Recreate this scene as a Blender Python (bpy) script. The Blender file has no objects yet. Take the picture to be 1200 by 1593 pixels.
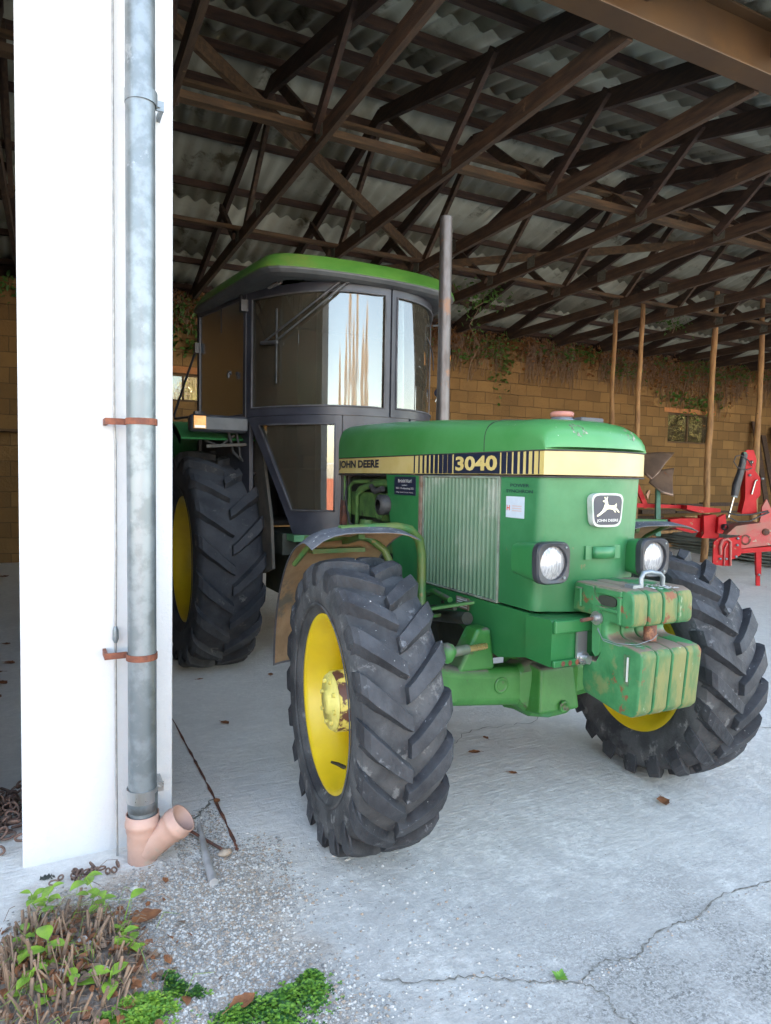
import bpy, math, random
from mathutils import Vector, Matrix, noise as mnoise
random.seed(7)
R=math.radians
PI=math.pi
sc=bpy.context.scene
C=sc.collection

# ------------------------------------------------------------------ materials
def M(name,c1,c2=None,scale=6.0,rough=0.6,metal=0.0,bump=0.0,bscale=None,stretch=None,spots=None,up=None,rvar=0.12,lo=0.35,hi=0.65,spec=0.5,low=None):
    m=bpy.data.materials.new(name); m.use_nodes=True; nt=m.node_tree; n=nt.nodes; l=nt.links
    b=n['Principled BSDF']; b.inputs['Roughness'].default_value=rough; b.inputs['Metallic'].default_value=metal
    b.inputs['Specular IOR Level'].default_value=spec
    tc=n.new('ShaderNodeTexCoord'); mp=n.new('ShaderNodeMapping'); l.new(tc.outputs['Object'],mp.inputs[0])
    if stretch: mp.inputs['Scale'].default_value=stretch
    V=mp.outputs[0]
    def noise(s,d=8,r=0.6,vec=None):
        t=n.new('ShaderNodeTexNoise'); t.inputs['Scale'].default_value=s; t.inputs['Detail'].default_value=d; t.inputs['Roughness'].default_value=r
        l.new(vec or V,t.inputs['Vector']); return t.outputs['Fac']
    def ramp(f,a,c):
        r=n.new('ShaderNodeMapRange'); r.interpolation_type='SMOOTHSTEP'; r.inputs[1].default_value=a; r.inputs[2].default_value=c; l.new(f,r.inputs[0]); return r.outputs[0]
    def mix(f,a,c):
        x=n.new('ShaderNodeMix'); x.data_type='RGBA'
        if isinstance(f,(int,float)): x.inputs[0].default_value=f
        else: l.new(f,x.inputs[0])
        for s,i in ((a,6),(c,7)):
            if isinstance(s,tuple): x.inputs[i].default_value=(*s,1)
            else: l.new(s,x.inputs[i])
        return x.outputs[2]
    col=c1
    f=ramp(noise(scale),lo,hi)
    if c2: col=mix(f,c1,c2)
    for sp in (spots or []):        # (colour, scale, threshold, softness)
        col=mix(ramp(noise(sp[1],10,0.68,vec=tc.outputs['Object'] if len(sp)<5 else V),sp[2],sp[2]+sp[3]),col,sp[0])
    if up:                          # (colour, scale, threshold) dirt lying on upward faces
        g=n.new('ShaderNodeNewGeometry'); s=n.new('ShaderNodeSeparateXYZ'); l.new(g.outputs['Normal'],s.inputs[0])
        u=ramp(s.outputs[2],0.15,0.8)
        k=n.new('ShaderNodeMath'); k.operation='MULTIPLY'; l.new(u,k.inputs[0]); l.new(ramp(noise(up[1],6),up[2],up[2]+0.08),k.inputs[1])
        col=mix(k.outputs[0],col,up[0])
    if isinstance(col,tuple): b.inputs['Base Color'].default_value=(*col,1)
    else: l.new(col,b.inputs['Base Color'])
    rr=n.new('ShaderNodeMapRange'); rr.inputs[3].default_value=max(0.02,rough-rvar); rr.inputs[4].default_value=min(1,rough+rvar); l.new(noise(scale*2.3),rr.inputs[0]); l.new(rr.outputs[0],b.inputs['Roughness'])
    if bump:
        bp=n.new('ShaderNodeBump'); bp.inputs['Strength'].default_value=bump; bp.inputs['Distance'].default_value=0.01
        l.new(noise(bscale or scale*6,6),bp.inputs['Height']); l.new(bp.outputs[0],b.inputs['Normal'])
    return m

green =M('faded_green_paint',(.018,.125,.036),(.030,.165,.052),3,.36,bump=.05,bscale=60,spots=[((.06,.20,.09),2.2,.60,.12),((.10,.085,.04),16,.68,.05)],lo=.3,hi=.7)
hoodg =M('hood_green_paint',(.040,.185,.045),(.062,.225,.070),2.2,.33,bump=.03,bscale=40,spots=[((.06,.20,.08),1.7,.58,.16),((.05,.07,.03),40,.72,.02)],up=((.6,.6,.56),75,.66))
noseg =M('chalky_green_paint',(.020,.125,.042),(.040,.175,.070),2.6,.42,bump=.04,bscale=50,spots=[((.10,.12,.05),12,.665,.03),((.07,.20,.10),3,.56,.14)])
castg =M('cast_green_paint',(.022,.125,.020),(.040,.175,.035),5,.5,bump=.12,bscale=45,spots=[((.06,.05,.03),9,.60,.08),((.05,.2,.09),4,.58,.1)],up=((.10,.10,.08),5,.42))
wgreen=M('weight_green_paint',(.020,.125,.042),(.042,.18,.065),7,.55,bump=.2,bscale=50,spots=[((.17,.065,.03),9,.60,.04),((.11,.16,.06),5,.57,.08)],up=((.16,.12,.09),8,.40))
wface =M('weathered_weight_face',(.155,.16,.055),(.05,.125,.045),14,.75,bump=.35,bscale=70,stretch=(1,1,.28),spots=[((.17,.065,.03),9,.56,.06),((.24,.28,.18),20,.60,.05,1)],lo=.4,hi=.6)
roofg =M('cab_roof_green',(.036,.115,.014),(.062,.15,.022),2.5,.38,spots=[((.12,.14,.03),1.6,.52,.2)])
cream =M('cream_stripe',(.50,.385,.13),(.56,.45,.19),5,.42,spots=[((.35,.26,.09),14,.66,.06)])
creamf=M('pale_cream_stripe',(.44,.36,.18),(.40,.32,.15),4,.4,spots=[((.45,.36,.15),16,.68,.05)])
navy  =M('black_blue_decal',(.012,.016,.035),None,5,.4)
yellow=M('yellow_rim_paint',(.58,.42,.010),(.50,.35,.010),4,.36,bump=.05,bscale=40,spots=[((.12,.06,.02),22,.70,.03)])
hubm  =M('chipped_hub_paint',(.62,.50,.10),(.10,.035,.02),9,.55,bump=.25,lo=.47,hi=.52)
pale  =M('pale_yellow_paint',(.66,.58,.16),(.5,.42,.1),9,.5,spots=[((.12,.05,.02),30,.66,.03)])
rust  =M('rusty_steel',(.16,.055,.03),(.07,.035,.028),22,.8,bump=.4,spots=[((.28,.13,.07),9,.6,.08)])
rustlt=M('red_rust',(.22,.07,.035),(.12,.04,.025),25,.75,bump=.3)
rubber=M('dusty_tyre_rubber',(.030,.031,.034),(.066,.067,.070),7,.82,bump=.35,bscale=90,spots=[((.14,.14,.14),11,.58,.08),((.02,.021,.025),3,.56,.1)],up=((.6,.6,.58),60,.665),spec=.4)
rubr  =M('rear_tyre_rubber',(.022,.024,.029),(.045,.047,.052),6,.76,bump=.35,bscale=80,spots=[((.12,.115,.105),9,.60,.08)],spec=.4)
lugm  =M('worn_lug_rubber',(.017,.018,.022),(.040,.042,.048),9,.68,bump=.3,bscale=110,spots=[((.12,.125,.135),14,.60,.07)],up=((.6,.6,.58),60,.665),spec=.45)
black =M('black_plastic',(.018,.019,.024),(.035,.037,.045),8,.45,bump=.06,spots=[((.10,.10,.10),9,.64,.08)])
cabblk=M('charcoal_cab_paint',(.022,.024,.034),(.038,.040,.052),5,.42,spots=[((.08,.08,.08),7,.66,.08)])
visor =M('grey_roof_lining',(.075,.077,.080),(.05,.052,.056),5,.6,bump=.1)
seal  =M('rubber_seal',(.015,.015,.017),(.03,.03,.03),15,.7)
fendT =M('fender_plastic',(.05,.055,.07),(.11,.115,.13),10,.7,bump=.2,spots=[((.22,.22,.22),12,.62,.06)],up=((.6,.6,.58),60,.62))
mud   =M('muddy_fender_inside',(.26,.17,.09),(.36,.25,.14),7,.9,bump=.3,spots=[((.14,.13,.10),4,.56,.1)])
skirt =M('dirty_grey_panel',(.11,.095,.075),(.065,.06,.05),6,.85,bump=.2)
steel =M('galvanised_steel',(.22,.25,.27),(.155,.18,.195),9,.42,.55,bump=.06,bscale=40,lo=.42,hi=.58,spots=[((.30,.32,.34),6,.62,.06)])
exhm  =M('exhaust_steel',(.13,.12,.12),(.075,.062,.058),10,.45,.6,bump=.1,stretch=(1,1,.35),spots=[((.16,.09,.06),7,.58,.08)])
plaster=M('white_render',(.57,.572,.58),(.52,.522,.53),1.2,.85,bump=.3,bscale=70,spots=[((.44,.43,.41),2.2,.66,.14)],rvar=.05)
orangepvc=M('faded_orange_pvc',(.46,.285,.225),(.38,.23,.18),6,.5,bump=.05,spots=[((.32,.25,.2),7,.56,.1)])
wood  =M('old_truss_timber',(.078,.045,.025),(.036,.022,.015),3,.85,bump=.35,bscale=40,stretch=(9,1.3,9),spots=[((.19,.12,.06),5,.62,.1)])
woodd =M('dark_truss_timber',(.058,.031,.020),(.030,.018,.014),3,.85,bump=.35,bscale=40,stretch=(9,1.3,9))
woodx =M('bracing_timber',(.105,.06,.027),(.055,.033,.018),3,.85,bump=.35,bscale=40,stretch=(1.3,9,9))
purl  =M('purlin_timber',(.065,.033,.020),(.035,.02,.015),3,.85,bump=.3,stretch=(1.3,9,9))
pole  =M('debarked_pole_wood',(.34,.19,.075),(.20,.105,.045),5,.75,bump=.4,bscale=30,stretch=(6,6,.8),spots=[((.09,.05,.03),14,.66,.04)])
plate =M('nail_plate',(.16,.17,.14),(.10,.10,.08),30,.6,.4,bump=.5,bscale=120)
ibeam =M('brown_steel_beam',(.070,.036,.012),(.052,.028,.012),1.5,.5,bump=.03,spots=[((.10,.05,.014),1.1,.55,.2)])
lens  =M('headlamp_glass',(.42,.42,.42),(.26,.26,.27),30,.10,.25,stretch=(6,6,.5),lo=.45,hi=.55)
amber =M('amber_lens',(.75,.24,.03),(.8,.4,.08),20,.2)
clear =M('clear_lens',(.75,.72,.66),None,20,.2)
red   =M('red_implement_paint',(.36,.004,.008),(.44,.012,.016),6,.5,bump=.06,spec=.25,spots=[((.26,.16,.10),7,.60,.08)])
dust  =M('dusty_red_panel',(.26,.14,.10),(.35,.10,.08),7,.7,bump=.1)
mould =M('worn_mouldboard',(.24,.16,.115),(.16,.11,.085),4,.38,.5,spots=[((.30,.12,.06),8,.6,.1)])
tealg =M('teal_green_paint',(.03,.15,.10),(.02,.09,.06),7,.5)
chrome=M('bright_rod',(.4,.38,.34),None,5,.2,.9)
blackhose=M('black_hose',(.02,.02,.022),(.05,.05,.05),20,.6)
engine=M('engine_green',(.045,.11,.03),(.10,.19,.05),8,.6,bump=.2,spots=[((.03,.03,.02),6,.55,.1)])
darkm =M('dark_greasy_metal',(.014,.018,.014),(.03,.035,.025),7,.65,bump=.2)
white =M('white_lettering',(.50,.50,.48),None,5,.5)
leafd =M('dry_brown_leaf',(.26,.10,.035),(.16,.06,.025),25,.7,bump=.2)
leaft =M('tan_oak_leaf',(.55,.36,.22),(.42,.25,.14),15,.7,bump=.15)
leafg =M('fresh_green_leaf',(.24,.38,.035),(.14,.26,.025),22,.5)
leafp =M('clover_green_leaf',(.085,.21,.025),(.17,.31,.035),30,.5)
leafk =M('dark_green_leaf',(.035,.11,.02),(.02,.07,.015),12,.5)
twig  =M('dry_twig',(.26,.17,.11),(.15,.10,.07),20,.85,bump=.3)
bark  =M('poplar_bark',(.24,.17,.11),(.16,.12,.08),8,.9,bump=.3)
poptw =M('poplar_twigs',(.46,.34,.23),(.34,.25,.17),6,.9)
stoneA=M('white_pebble',(.50,.47,.43),(.38,.355,.32),30,.8)
stoneB=M('grey_pebble',(.27,.255,.235),(.19,.18,.165),30,.8)
stoneC=M('tan_pebble',(.36,.28,.21),(.26,.20,.15),30,.8)
plastic=M('grey_sticker',(.50,.56,.64),(.42,.48,.55),8,.35)
sredm =M('red_print',(.62,.10,.06),None,5,.4)
seatm =M('dark_seat_cloth',(.02,.02,.022),(.035,.03,.03),20,.9)
bulb  =M('stainless',(.4,.4,.4),None,5,.3,.8)
soil  =M('dark_mulch',(.13,.10,.075),(.27,.22,.18),30,.95,bump=.6,bscale=80)
chainm=M('rusty_chain_steel',(.12,.075,.06),(.2,.13,.10),25,.7,.3,bump=.3)

def cab_glass(name,tint,refl,haze=0.0,dust_refl_col=(.22,.19,.14),gr=0.0):
    m=bpy.data.materials.new(name); m.use_nodes=True; nt=m.node_tree; n=nt.nodes; l=nt.links; n.clear()
    o=n.new('ShaderNodeOutputMaterial'); t=n.new('ShaderNodeBsdfTransparent'); t.inputs[0].default_value=(*tint,1)
    g=n.new('ShaderNodeBsdfGlossy'); g.inputs['Roughness'].default_value=gr; g.inputs[0].default_value=(.95,.97,1,1)
    d=n.new('ShaderNodeBsdfDiffuse'); d.inputs[0].default_value=(*dust_refl_col,1)
    tc=n.new('ShaderNodeTexCoord'); nz=n.new('ShaderNodeTexNoise'); nz.inputs['Scale'].default_value=2.5; nz.inputs['Detail'].default_value=8; l.new(tc.outputs['Object'],nz.inputs['Vector'])
    mr=n.new('ShaderNodeMapRange'); mr.inputs[1].default_value=.4; mr.inputs[2].default_value=.75; mr.inputs[3].default_value=.04+haze; mr.inputs[4].default_value=.13+haze; l.new(nz.outputs['Fac'],mr.inputs[0])
    md=n.new('ShaderNodeMixShader'); l.new(mr.outputs[0],md.inputs[0]); l.new(t.outputs[0],md.inputs[1]); l.new(d.outputs[0],md.inputs[2])
    fr=n.new('ShaderNodeFresnel'); fr.inputs['IOR'].default_value=1.5
    ma=n.new('ShaderNodeMath'); ma.operation='MULTIPLY_ADD'; ma.inputs[1].default_value=.9; ma.inputs[2].default_value=refl; ma.use_clamp=True; l.new(fr.outputs[0],ma.inputs[0])
    bp=n.new('ShaderNodeBump'); bp.inputs['Strength'].default_value=.02; bp.inputs['Distance'].default_value=.01
    n2=n.new('ShaderNodeTexNoise'); n2.inputs['Scale'].default_value=5; n2.inputs['Detail'].default_value=1; l.new(tc.outputs['Object'],n2.inputs['Vector']); l.new(n2.outputs['Fac'],bp.inputs['Height']); l.new(bp.outputs[0],g.inputs['Normal'])
    x=n.new('ShaderNodeMixShader'); l.new(ma.outputs[0],x.inputs[0]); l.new(md.outputs[0],x.inputs[1]); l.new(g.outputs[0],x.inputs[2]); l.new(x.outputs[0],o.inputs[0]); return m
glass=cab_glass('reflective_cab_glass',(.42,.44,.40),.065,.10)  # diffuse haze stands in for brown reflections on the dark part of the screens
sglass=cab_glass('brown_haze_side_glass',(.035,.035,.028),.11,.62,(.48,.39,.27),.22)  # brown reflection of the shed painted into the pane as diffuse haze
wglass=cab_glass('dusty_window_glass',(.62,.62,.52),.03,.05)
wglass2=cab_glass('dirty_window_glass',(.26,.24,.15),.02,.07)

# ------------------------------------------------------------------ mesh builder
class MB:
    def __init__(s): s.v=[];s.f=[];s.m=[];s.s=[]
    def add(s,vs,fs,m=0,smooth=False):
        o=len(s.v); s.v+= [tuple(p) for p in vs]
        for f in fs: s.f.append([i+o for i in f]); s.m.append(m); s.s.append(smooth)
        return s
    def bx(s,x0,x1,y0,y1,z0,z1,m=0):
        v=[(x,y,z) for x in (x0,x1) for y in (y0,y1) for z in (z0,z1)]
        return s.add(v,[(0,1,3,2),(4,6,7,5),(0,4,5,1),(2,3,7,6),(0,2,6,4),(1,5,7,3)],m)
    def hexa(s,p,m=0):   # 8 points, bottom ring 0-3, top ring 4-7
        return s.add(p,[(3,2,1,0),(4,5,6,7),(0,1,5,4),(1,2,6,5),(2,3,7,6),(3,0,4,7)],m)
    def bar(s,a,b,w,h,m=0,up=(0,0,1)):
        a=Vector(a);b=Vector(b);d=(b-a).normalized();u=Vector(up)
        if abs(d.dot(u))>.98:u=Vector((0,1,0))
        x=d.cross(u).normalized();y=x.cross(d).normalized()
        r=[]
        for c in (a,b):
            for i,j in ((-1,-1),(1,-1),(1,1),(-1,1)): r.append(c+x*i*w/2+y*j*h/2)
        return s.hexa(r,m)
    def tube(s,path,r,n=10,m=0,cap=True,smooth=True):
        P=[Vector(p) for p in path]; N=len(P)
        if not isinstance(r,(list,tuple)): r=[r]*N
        t0=(P[1]-P[0]).normalized(); u=t0.orthogonal().normalized(); vs=[]
        for i in range(N):
            t=(P[min(i+1,N-1)]-P[max(i-1,0)])
            if t.length<1e-9:t=t0
            t=t.normalized(); u=(u-t*u.dot(t))
            if u.length<1e-6:u=t.orthogonal()
            u.normalize(); w=t.cross(u)
            for k in range(n):
                a=2*PI*k/n; vs.append(P[i]+(u*math.cos(a)+w*math.sin(a))*r[i])
        fs=[(i*n+k,i*n+(k+1)%n,(i+1)*n+(k+1)%n,(i+1)*n+k) for i in range(N-1) for k in range(n)]
        s.add(vs,fs,m,smooth)
        if cap:
            s.add(vs[:n],[list(range(n))[::-1]],m); s.add(vs[-n:],[list(range(n))],m)
        return s
    def cyl(s,a,b,r,n=20,m=0,r2=None): return s.tube([a,b],[r,r if r2 is None else r2],n,m)
    def lathe(s,prof,c,axis=(1,0,0),n=48,m=0,closed=False,smooth=True):
        c=Vector(c);ax=Vector(axis).normalized();u=ax.orthogonal().normalized();w=ax.cross(u);vs=[];k=len(prof)
        for i in range(n):
            a=2*PI*i/n;d=u*math.cos(a)+w*math.sin(a)
            for (h,r) in prof: vs.append(c+ax*h+d*r)
        fs=[]
        for i in range(n):
            j=(i+1)%n
            for q in range(k if closed else k-1):
                q2=(q+1)%k; fs.append((i*k+q,i*k+q2,j*k+q2,j*k+q))
        return s.add(vs,fs,m,smooth)
    def prism(s,pts,fn,d0,d1,m=0,mside=None):
        n=len(pts); a=[fn(p[0],p[1],d0) for p in pts]; b=[fn(p[0],p[1],d1) for p in pts]
        s.add(a+b,[list(range(n))[::-1],list(range(n,2*n))],m)
        return s.add(a+b,[(i,(i+1)%n,n+(i+1)%n,n+i) for i in range(n)],m if mside is None else mside)
    def shell(s,fn,nu,nv,th,m=0,smooth=True):
        # fn(u,v,off)
        g=[];
        for off in (0,-th):
            for i in range(nu+1):
                for j in range(nv+1): g.append(fn(i/nu,j/nv,off))
        K=(nu+1)*(nv+1);I=lambda i,j,k=0:k*K+i*(nv+1)+j;fs=[]
        for i in range(nu):
            for j in range(nv):
                fs.append((I(i,j),I(i+1,j),I(i+1,j+1),I(i,j+1))); fs.append((I(i,j,1),I(i,j+1,1),I(i+1,j+1,1),I(i+1,j,1)))
        s.add(g,fs,m,smooth)
        e=[]
        for i in range(nu): e+= [(I(i,0),I(i,0,1),I(i+1,0,1),I(i+1,0)),(I(i,nv),I(i+1,nv),I(i+1,nv,1),I(i,nv,1))]
        for j in range(nv): e+= [(I(0,j),I(0,j+1),I(0,j+1,1),I(0,j,1)),(I(nu,j),I(nu,j,1),I(nu,j+1,1),I(nu,j+1))]
        return s.add(g,e,m,False)
    def build(s,name,mats,parent=None,loc=(0,0,0),rz=0.0,local=False,bevel=None,label=None,cat=None,group=None,kind=None,segs=2,rot=None):
        # vertices are world coordinates (parent origin is subtracted) unless local
        base=Vector(parent['_w']) if parent is not None else Vector((0,0,0))
        loc=Vector(loc)
        off=Vector((0,0,0)) if local else (base if parent is not None else loc)
        me=bpy.data.meshes.new(name); me.from_pydata([tuple(Vector(p)-off) for p in s.v],[],s.f)
        if not isinstance(mats,(list,tuple)): mats=[mats]
        for q in mats: me.materials.append(q)
        me.polygons.foreach_set('material_index',s.m); me.polygons.foreach_set('use_smooth',s.s); me.update()
        o=bpy.data.objects.new(name,me); C.objects.link(o)
        if parent is not None: o.parent=parent
        if local: o.location=loc-base if parent is not None else loc; o.rotation_euler=(0,0,rz)
        elif parent is None: o.location=loc
        if rot: o.rotation_euler=rot
        o['_w']=tuple(loc if local else (base if parent is not None else loc))
        if bevel:
            b=o.modifiers.new('bevel','BEVEL'); b.width=bevel; b.segments=segs; b.limit_method='ANGLE'; b.angle_limit=R(35)
            b.harden_normals=False
        tag(o,label,cat,group,kind); return o
def tag(o,label=None,cat=None,group=None,kind=None):
    if label:o['label']=label
    if cat:o['category']=cat
    if group:o['group']=group
    if kind:o['kind']=kind
    return o
def thing(name,loc,label,cat,group=None):
    o=bpy.data.objects.new(name,None); C.objects.link(o); o.location=loc; o['_w']=tuple(loc); o.empty_display_size=.1
    return tag(o,label,cat,group)
def copy_tree(o,parent=None):
    c=o.copy(); C.objects.link(c)
    if parent is not None: c.parent=parent
    for ch in o.children: copy_tree(ch,c)
    return c
def text(body,name,mat_,parent,origin,xd,yd,width=None,height=.05,bold=.0,align='LEFT',extr=.0006,sx=1.0,label=None):
    cu=bpy.data.curves.new('t','FONT'); cu.body=body; cu.size=1; cu.offset=bold; cu.extrude=0.0; cu.resolution_u=3
    o=bpy.data.objects.new('t',cu); C.objects.link(o); bpy.context.view_layer.update()
    dg=bpy.context.evaluated_depsgraph_get(); me=bpy.data.meshes.new_from_object(o.evaluated_get(dg)); bpy.data.objects.remove(o)
    xs=[v.co.x for v in me.vertices]; ys=[v.co.y for v in me.vertices]
    x0,x1,y0,y1=min(xs),max(xs),min(ys),max(ys); ky=height/(y1-y0); kx=(width/(x1-x0)) if width else ky*sx
    xd=Vector(xd);yd=Vector(yd);zd=xd.cross(yd); og=Vector(origin); cx=(x0+x1)/2 if align=='CENTER' else x0
    b=MB(); b.add([og+xd*((v.co.x-cx)*kx)+yd*((v.co.y-y0)*ky)+zd*extr for v in me.vertices],[list(p.vertices) for p in me.polygons])
    return b.build(name,mat_,parent,label=label)

# ------------------------------------------------------------------ camera, world, sun
A_,p_,r_=R(26.95),R(2.94),R(.96)
fw=Vector((math.sin(A_)*math.cos(p_),math.cos(A_)*math.cos(p_),-math.sin(p_))); ri=Vector((math.cos(A_),-math.sin(A_),0)); dn=fw.cross(ri)
ri2=ri*math.cos(r_)-dn*math.sin(r_); dn2=ri*math.sin(r_)+dn*math.cos(r_)
cam=bpy.data.cameras.new('camera'); co=bpy.data.objects.new('camera',cam); C.objects.link(co)
mw=Matrix.Identity(4)
for i in range(3): mw[i][0]=ri2[i]; mw[i][1]=-dn2[i]; mw[i][2]=-fw[i]
mw[0][3],mw[1][3],mw[2][3]=0,0,1.5
co.matrix_world=mw; cam.sensor_fit='HORIZONTAL'; cam.sensor_width=36; cam.lens=1070/1200*36; cam.clip_end=600; cam.clip_start=.05
sc.camera=co
SUN_EL,SUN_AZ=R(38),R(8)       # azimuth measured from +Y towards +X: the sun stands behind the shed
w=bpy.data.worlds.new('World'); sc.world=w; w.use_nodes=True; nt=w.node_tree
sky=nt.nodes.new('ShaderNodeTexSky'); sky.sky_type='NISHITA'; sky.sun_disc=False; sky.sun_elevation=SUN_EL; sky.sun_rotation=SUN_AZ; sky.air_density=1.0; sky.dust_density=1.0; sky.ozone_density=1.0
wm=nt.nodes.new('ShaderNodeMix'); wm.data_type='RGBA'; wm.blend_type='MULTIPLY'; wm.inputs[0].default_value=1; wm.inputs[7].default_value=(1.19,1.0,.815,1); nt.links.new(sky.outputs[0],wm.inputs[6]); nt.links.new(wm.outputs[2],nt.nodes['Background'].inputs[0]); nt.nodes['Background'].inputs[1].default_value=.15
sl=bpy.data.lights.new('sun','SUN'); sl.energy=5.0; sl.angle=R(.5); sl.color=(1,.93,.82); so=bpy.data.objects.new('sun',sl); C.objects.link(so)
sd=Vector((math.sin(SUN_AZ)*math.cos(SUN_EL),math.cos(SUN_AZ)*math.cos(SUN_EL),math.sin(SUN_EL))); so.rotation_euler=sd.to_track_quat('Z','Y').to_euler(); so.location=(0,0,20)
sc.view_settings.view_transform='Standard'; sc.view_settings.look='None'; sc.view_settings.exposure=3.4; sc.view_settings.gamma=1
sc.cycles.max_bounces=10; sc.cycles.transparent_max_bounces=12; sc.cycles.diffuse_bounces=5

exec_parts=[]
# ================================================================== GROUND
def node_env(name):
    m=bpy.data.materials.new(name); m.use_nodes=True; return m,m.node_tree.nodes,m.node_tree.links
def concrete():
    m,n,l=node_env('weathered_concrete'); b=n['Principled BSDF']; b.inputs['Roughness'].default_value=.85; b.inputs['Specular IOR Level'].default_value=.3
    tc=n.new('ShaderNodeTexCoord'); O=tc.outputs['Object']
    sp=n.new('ShaderNodeSeparateXYZ'); l.new(O,sp.inputs[0])
    def nz(s,d=10,r=.62,st=None):
        v=O
        if st: mp=n.new('ShaderNodeMapping'); mp.inputs['Scale'].default_value=st; mp.inputs['Rotation'].default_value=(0,0,R(6)); l.new(O,mp.inputs[0]); v=mp.outputs[0]
        t=n.new('ShaderNodeTexNoise'); t.inputs['Scale'].default_value=s; t.inputs['Detail'].default_value=d; t.inputs['Roughness'].default_value=r; l.new(v,t.inputs['Vector']); return t.outputs['Fac']
    def mr(f,a,c,o0=0,o1=1):
        x=n.new('ShaderNodeMapRange'); x.interpolation_type='SMOOTHSTEP'; x.inputs[1].default_value=a; x.inputs[2].default_value=c; x.inputs[3].default_value=o0; x.inputs[4].default_value=o1; l.new(f,x.inputs[0]); return x.outputs[0]
    def mix(f,a,c):
        x=n.new('ShaderNodeMix'); x.data_type='RGBA'
        if isinstance(f,(int,float)): x.inputs[0].default_value=f
        else: l.new(f,x.inputs[0])
        for s,i in ((a,6),(c,7)):
            if isinstance(s,tuple): x.inputs[i].default_value=(*s,1)
            else: l.new(s,x.inputs[i])
        return x.outputs[2]
    def ma(op,a,c):
        x=n.new('ShaderNodeMath'); x.operation=op; x.use_clamp=False
        for s,i in ((a,0),(c,1)):
            if isinstance(s,(int,float)): x.inputs[i].default_value=s
            else: l.new(s,x.inputs[i])
        return x.outputs[0]
    X,Y=sp.outputs[0],sp.outputs[1]
    base=mix(mr(nz(1.3),.35,.65),(.58,.55,.51),(.45,.428,.398))
    base=mix(mr(nz(9,12,.7),.42,.62),base,(.66,.635,.585))
    streak=nz(16,6,.6,(.35,3.2,1))
    inn=mr(Y,2.0,3.2); base=mix(ma('MULTIPLY',mr(streak,.50,.70,0,.4),ma('ADD',ma('MULTIPLY',inn,.8),.2)),base,(.30,.29,.27))
    # exposed aggregate on the open yard, more towards the camera, darkened to even the light
    yard=mr(ma('ADD',ma('MULTIPLY',Y,-1),ma('MULTIPLY',nz(1.1,5),1.6)),-1.6,-.3)
    agg=nz(75,4,.85); dark=mix(mr(agg,.42,.58),(.115,.11,.10),(.41,.395,.37))
    base=mix(ma('MULTIPLY',yard,mr(nz(2.3,9,.7),.38,.56,.30,1.0)),base,dark)
    vo=n.new('ShaderNodeTexVoronoi'); vo.inputs['Scale'].default_value=95; l.new(O,vo.inputs['Vector'])
    chip=ma('MULTIPLY',ma('LESS_THAN',vo.outputs['Distance'],.27),mr(nz(7,5),.45,.62)); base=mix(ma('MULTIPLY',chip,mr(Y,3.2,1.8)),base,(.62,.60,.57))
    mic=mr(nz(26,8,.75),.40,.60,0,.62); base=mix(mic,base,(.36,.345,.32)); pt=mr(nz(3.1,9,.72),.47,.60,0,.5); base=mix(pt,base,(.37,.355,.33)); stain=mr(nz(1.9,8,.65),.60,.74,0,.7); base=mix(stain,base,(.27,.25,.225))
    dust_=mr(nz(.8,6,.6),.52,.70,0,.55); base=mix(dust_,base,(.56,.53,.48))
    base=mix(ma('MULTIPLY',mr(Y,1.9,3.0),.55),base,(.80,.765,.72))  # slab painted paler inside to offset the light falling off under the roof
    # sandy gravel bed beside the pillar
    g1=mr(ma('ADD',ma('SUBTRACT',.78,X),ma('MULTIPLY',nz(3.2,8,.65),.5)),.18,.36)
    g2=mr(ma('ADD',ma('SUBTRACT',2.62,Y),ma('MULTIPLY',nz(3.9,8,.65),.5)),.12,.30)
    g3=mr(X,-.12,.0)
    gm=ma('MULTIPLY',ma('MULTIPLY',g1,g2),g3)
    sand=mix(mr(nz(70,5,.8),.38,.62),(.29,.245,.20),(.53,.455,.385)); sand=mix(mr(nz(4,6),.45,.65,0,.6),sand,(.20,.165,.13))
    base=mix(gm,base,sand)
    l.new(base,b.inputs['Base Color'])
    h=ma('ADD',ma('MULTIPLY',nz(45,8,.75),.6),ma('MULTIPLY',ma('MULTIPLY',streak,.8),ma('ADD',ma('MULTIPLY',inn,.8),.2))); h=ma('ADD',h,ma('MULTIPLY',nz(6,6),1.2)); h=ma('ADD',h,ma('MULTIPLY',chip,.25))
    bp=n.new('ShaderNodeBump'); bp.inputs['Strength'].default_value=.85; bp.inputs['Distance'].default_value=.013; l.new(h,bp.inputs['Height']); l.new(bp.outputs[0],b.inputs['Normal'])
    return m
def fz(y): return 0.0 if y<6 else min(.28,(y-6)*.062)
g=MB(); ys=[-90,-20,-7,0,3,6,7,8,9,10.6,14,60]; xs=[-90,-20,-7,0,5,12,20,90]
vs=[(x,y,fz(y)) for y in ys for x in xs]; nx=len(xs)
g.add(vs,[(j*nx+i,j*nx+i+1,(j+1)*nx+i+1,(j+1)*nx+i) for j in range(len(ys)-1) for i in range(nx-1)],0,True)
g.build('ground',concrete(),kind='structure')

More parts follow.
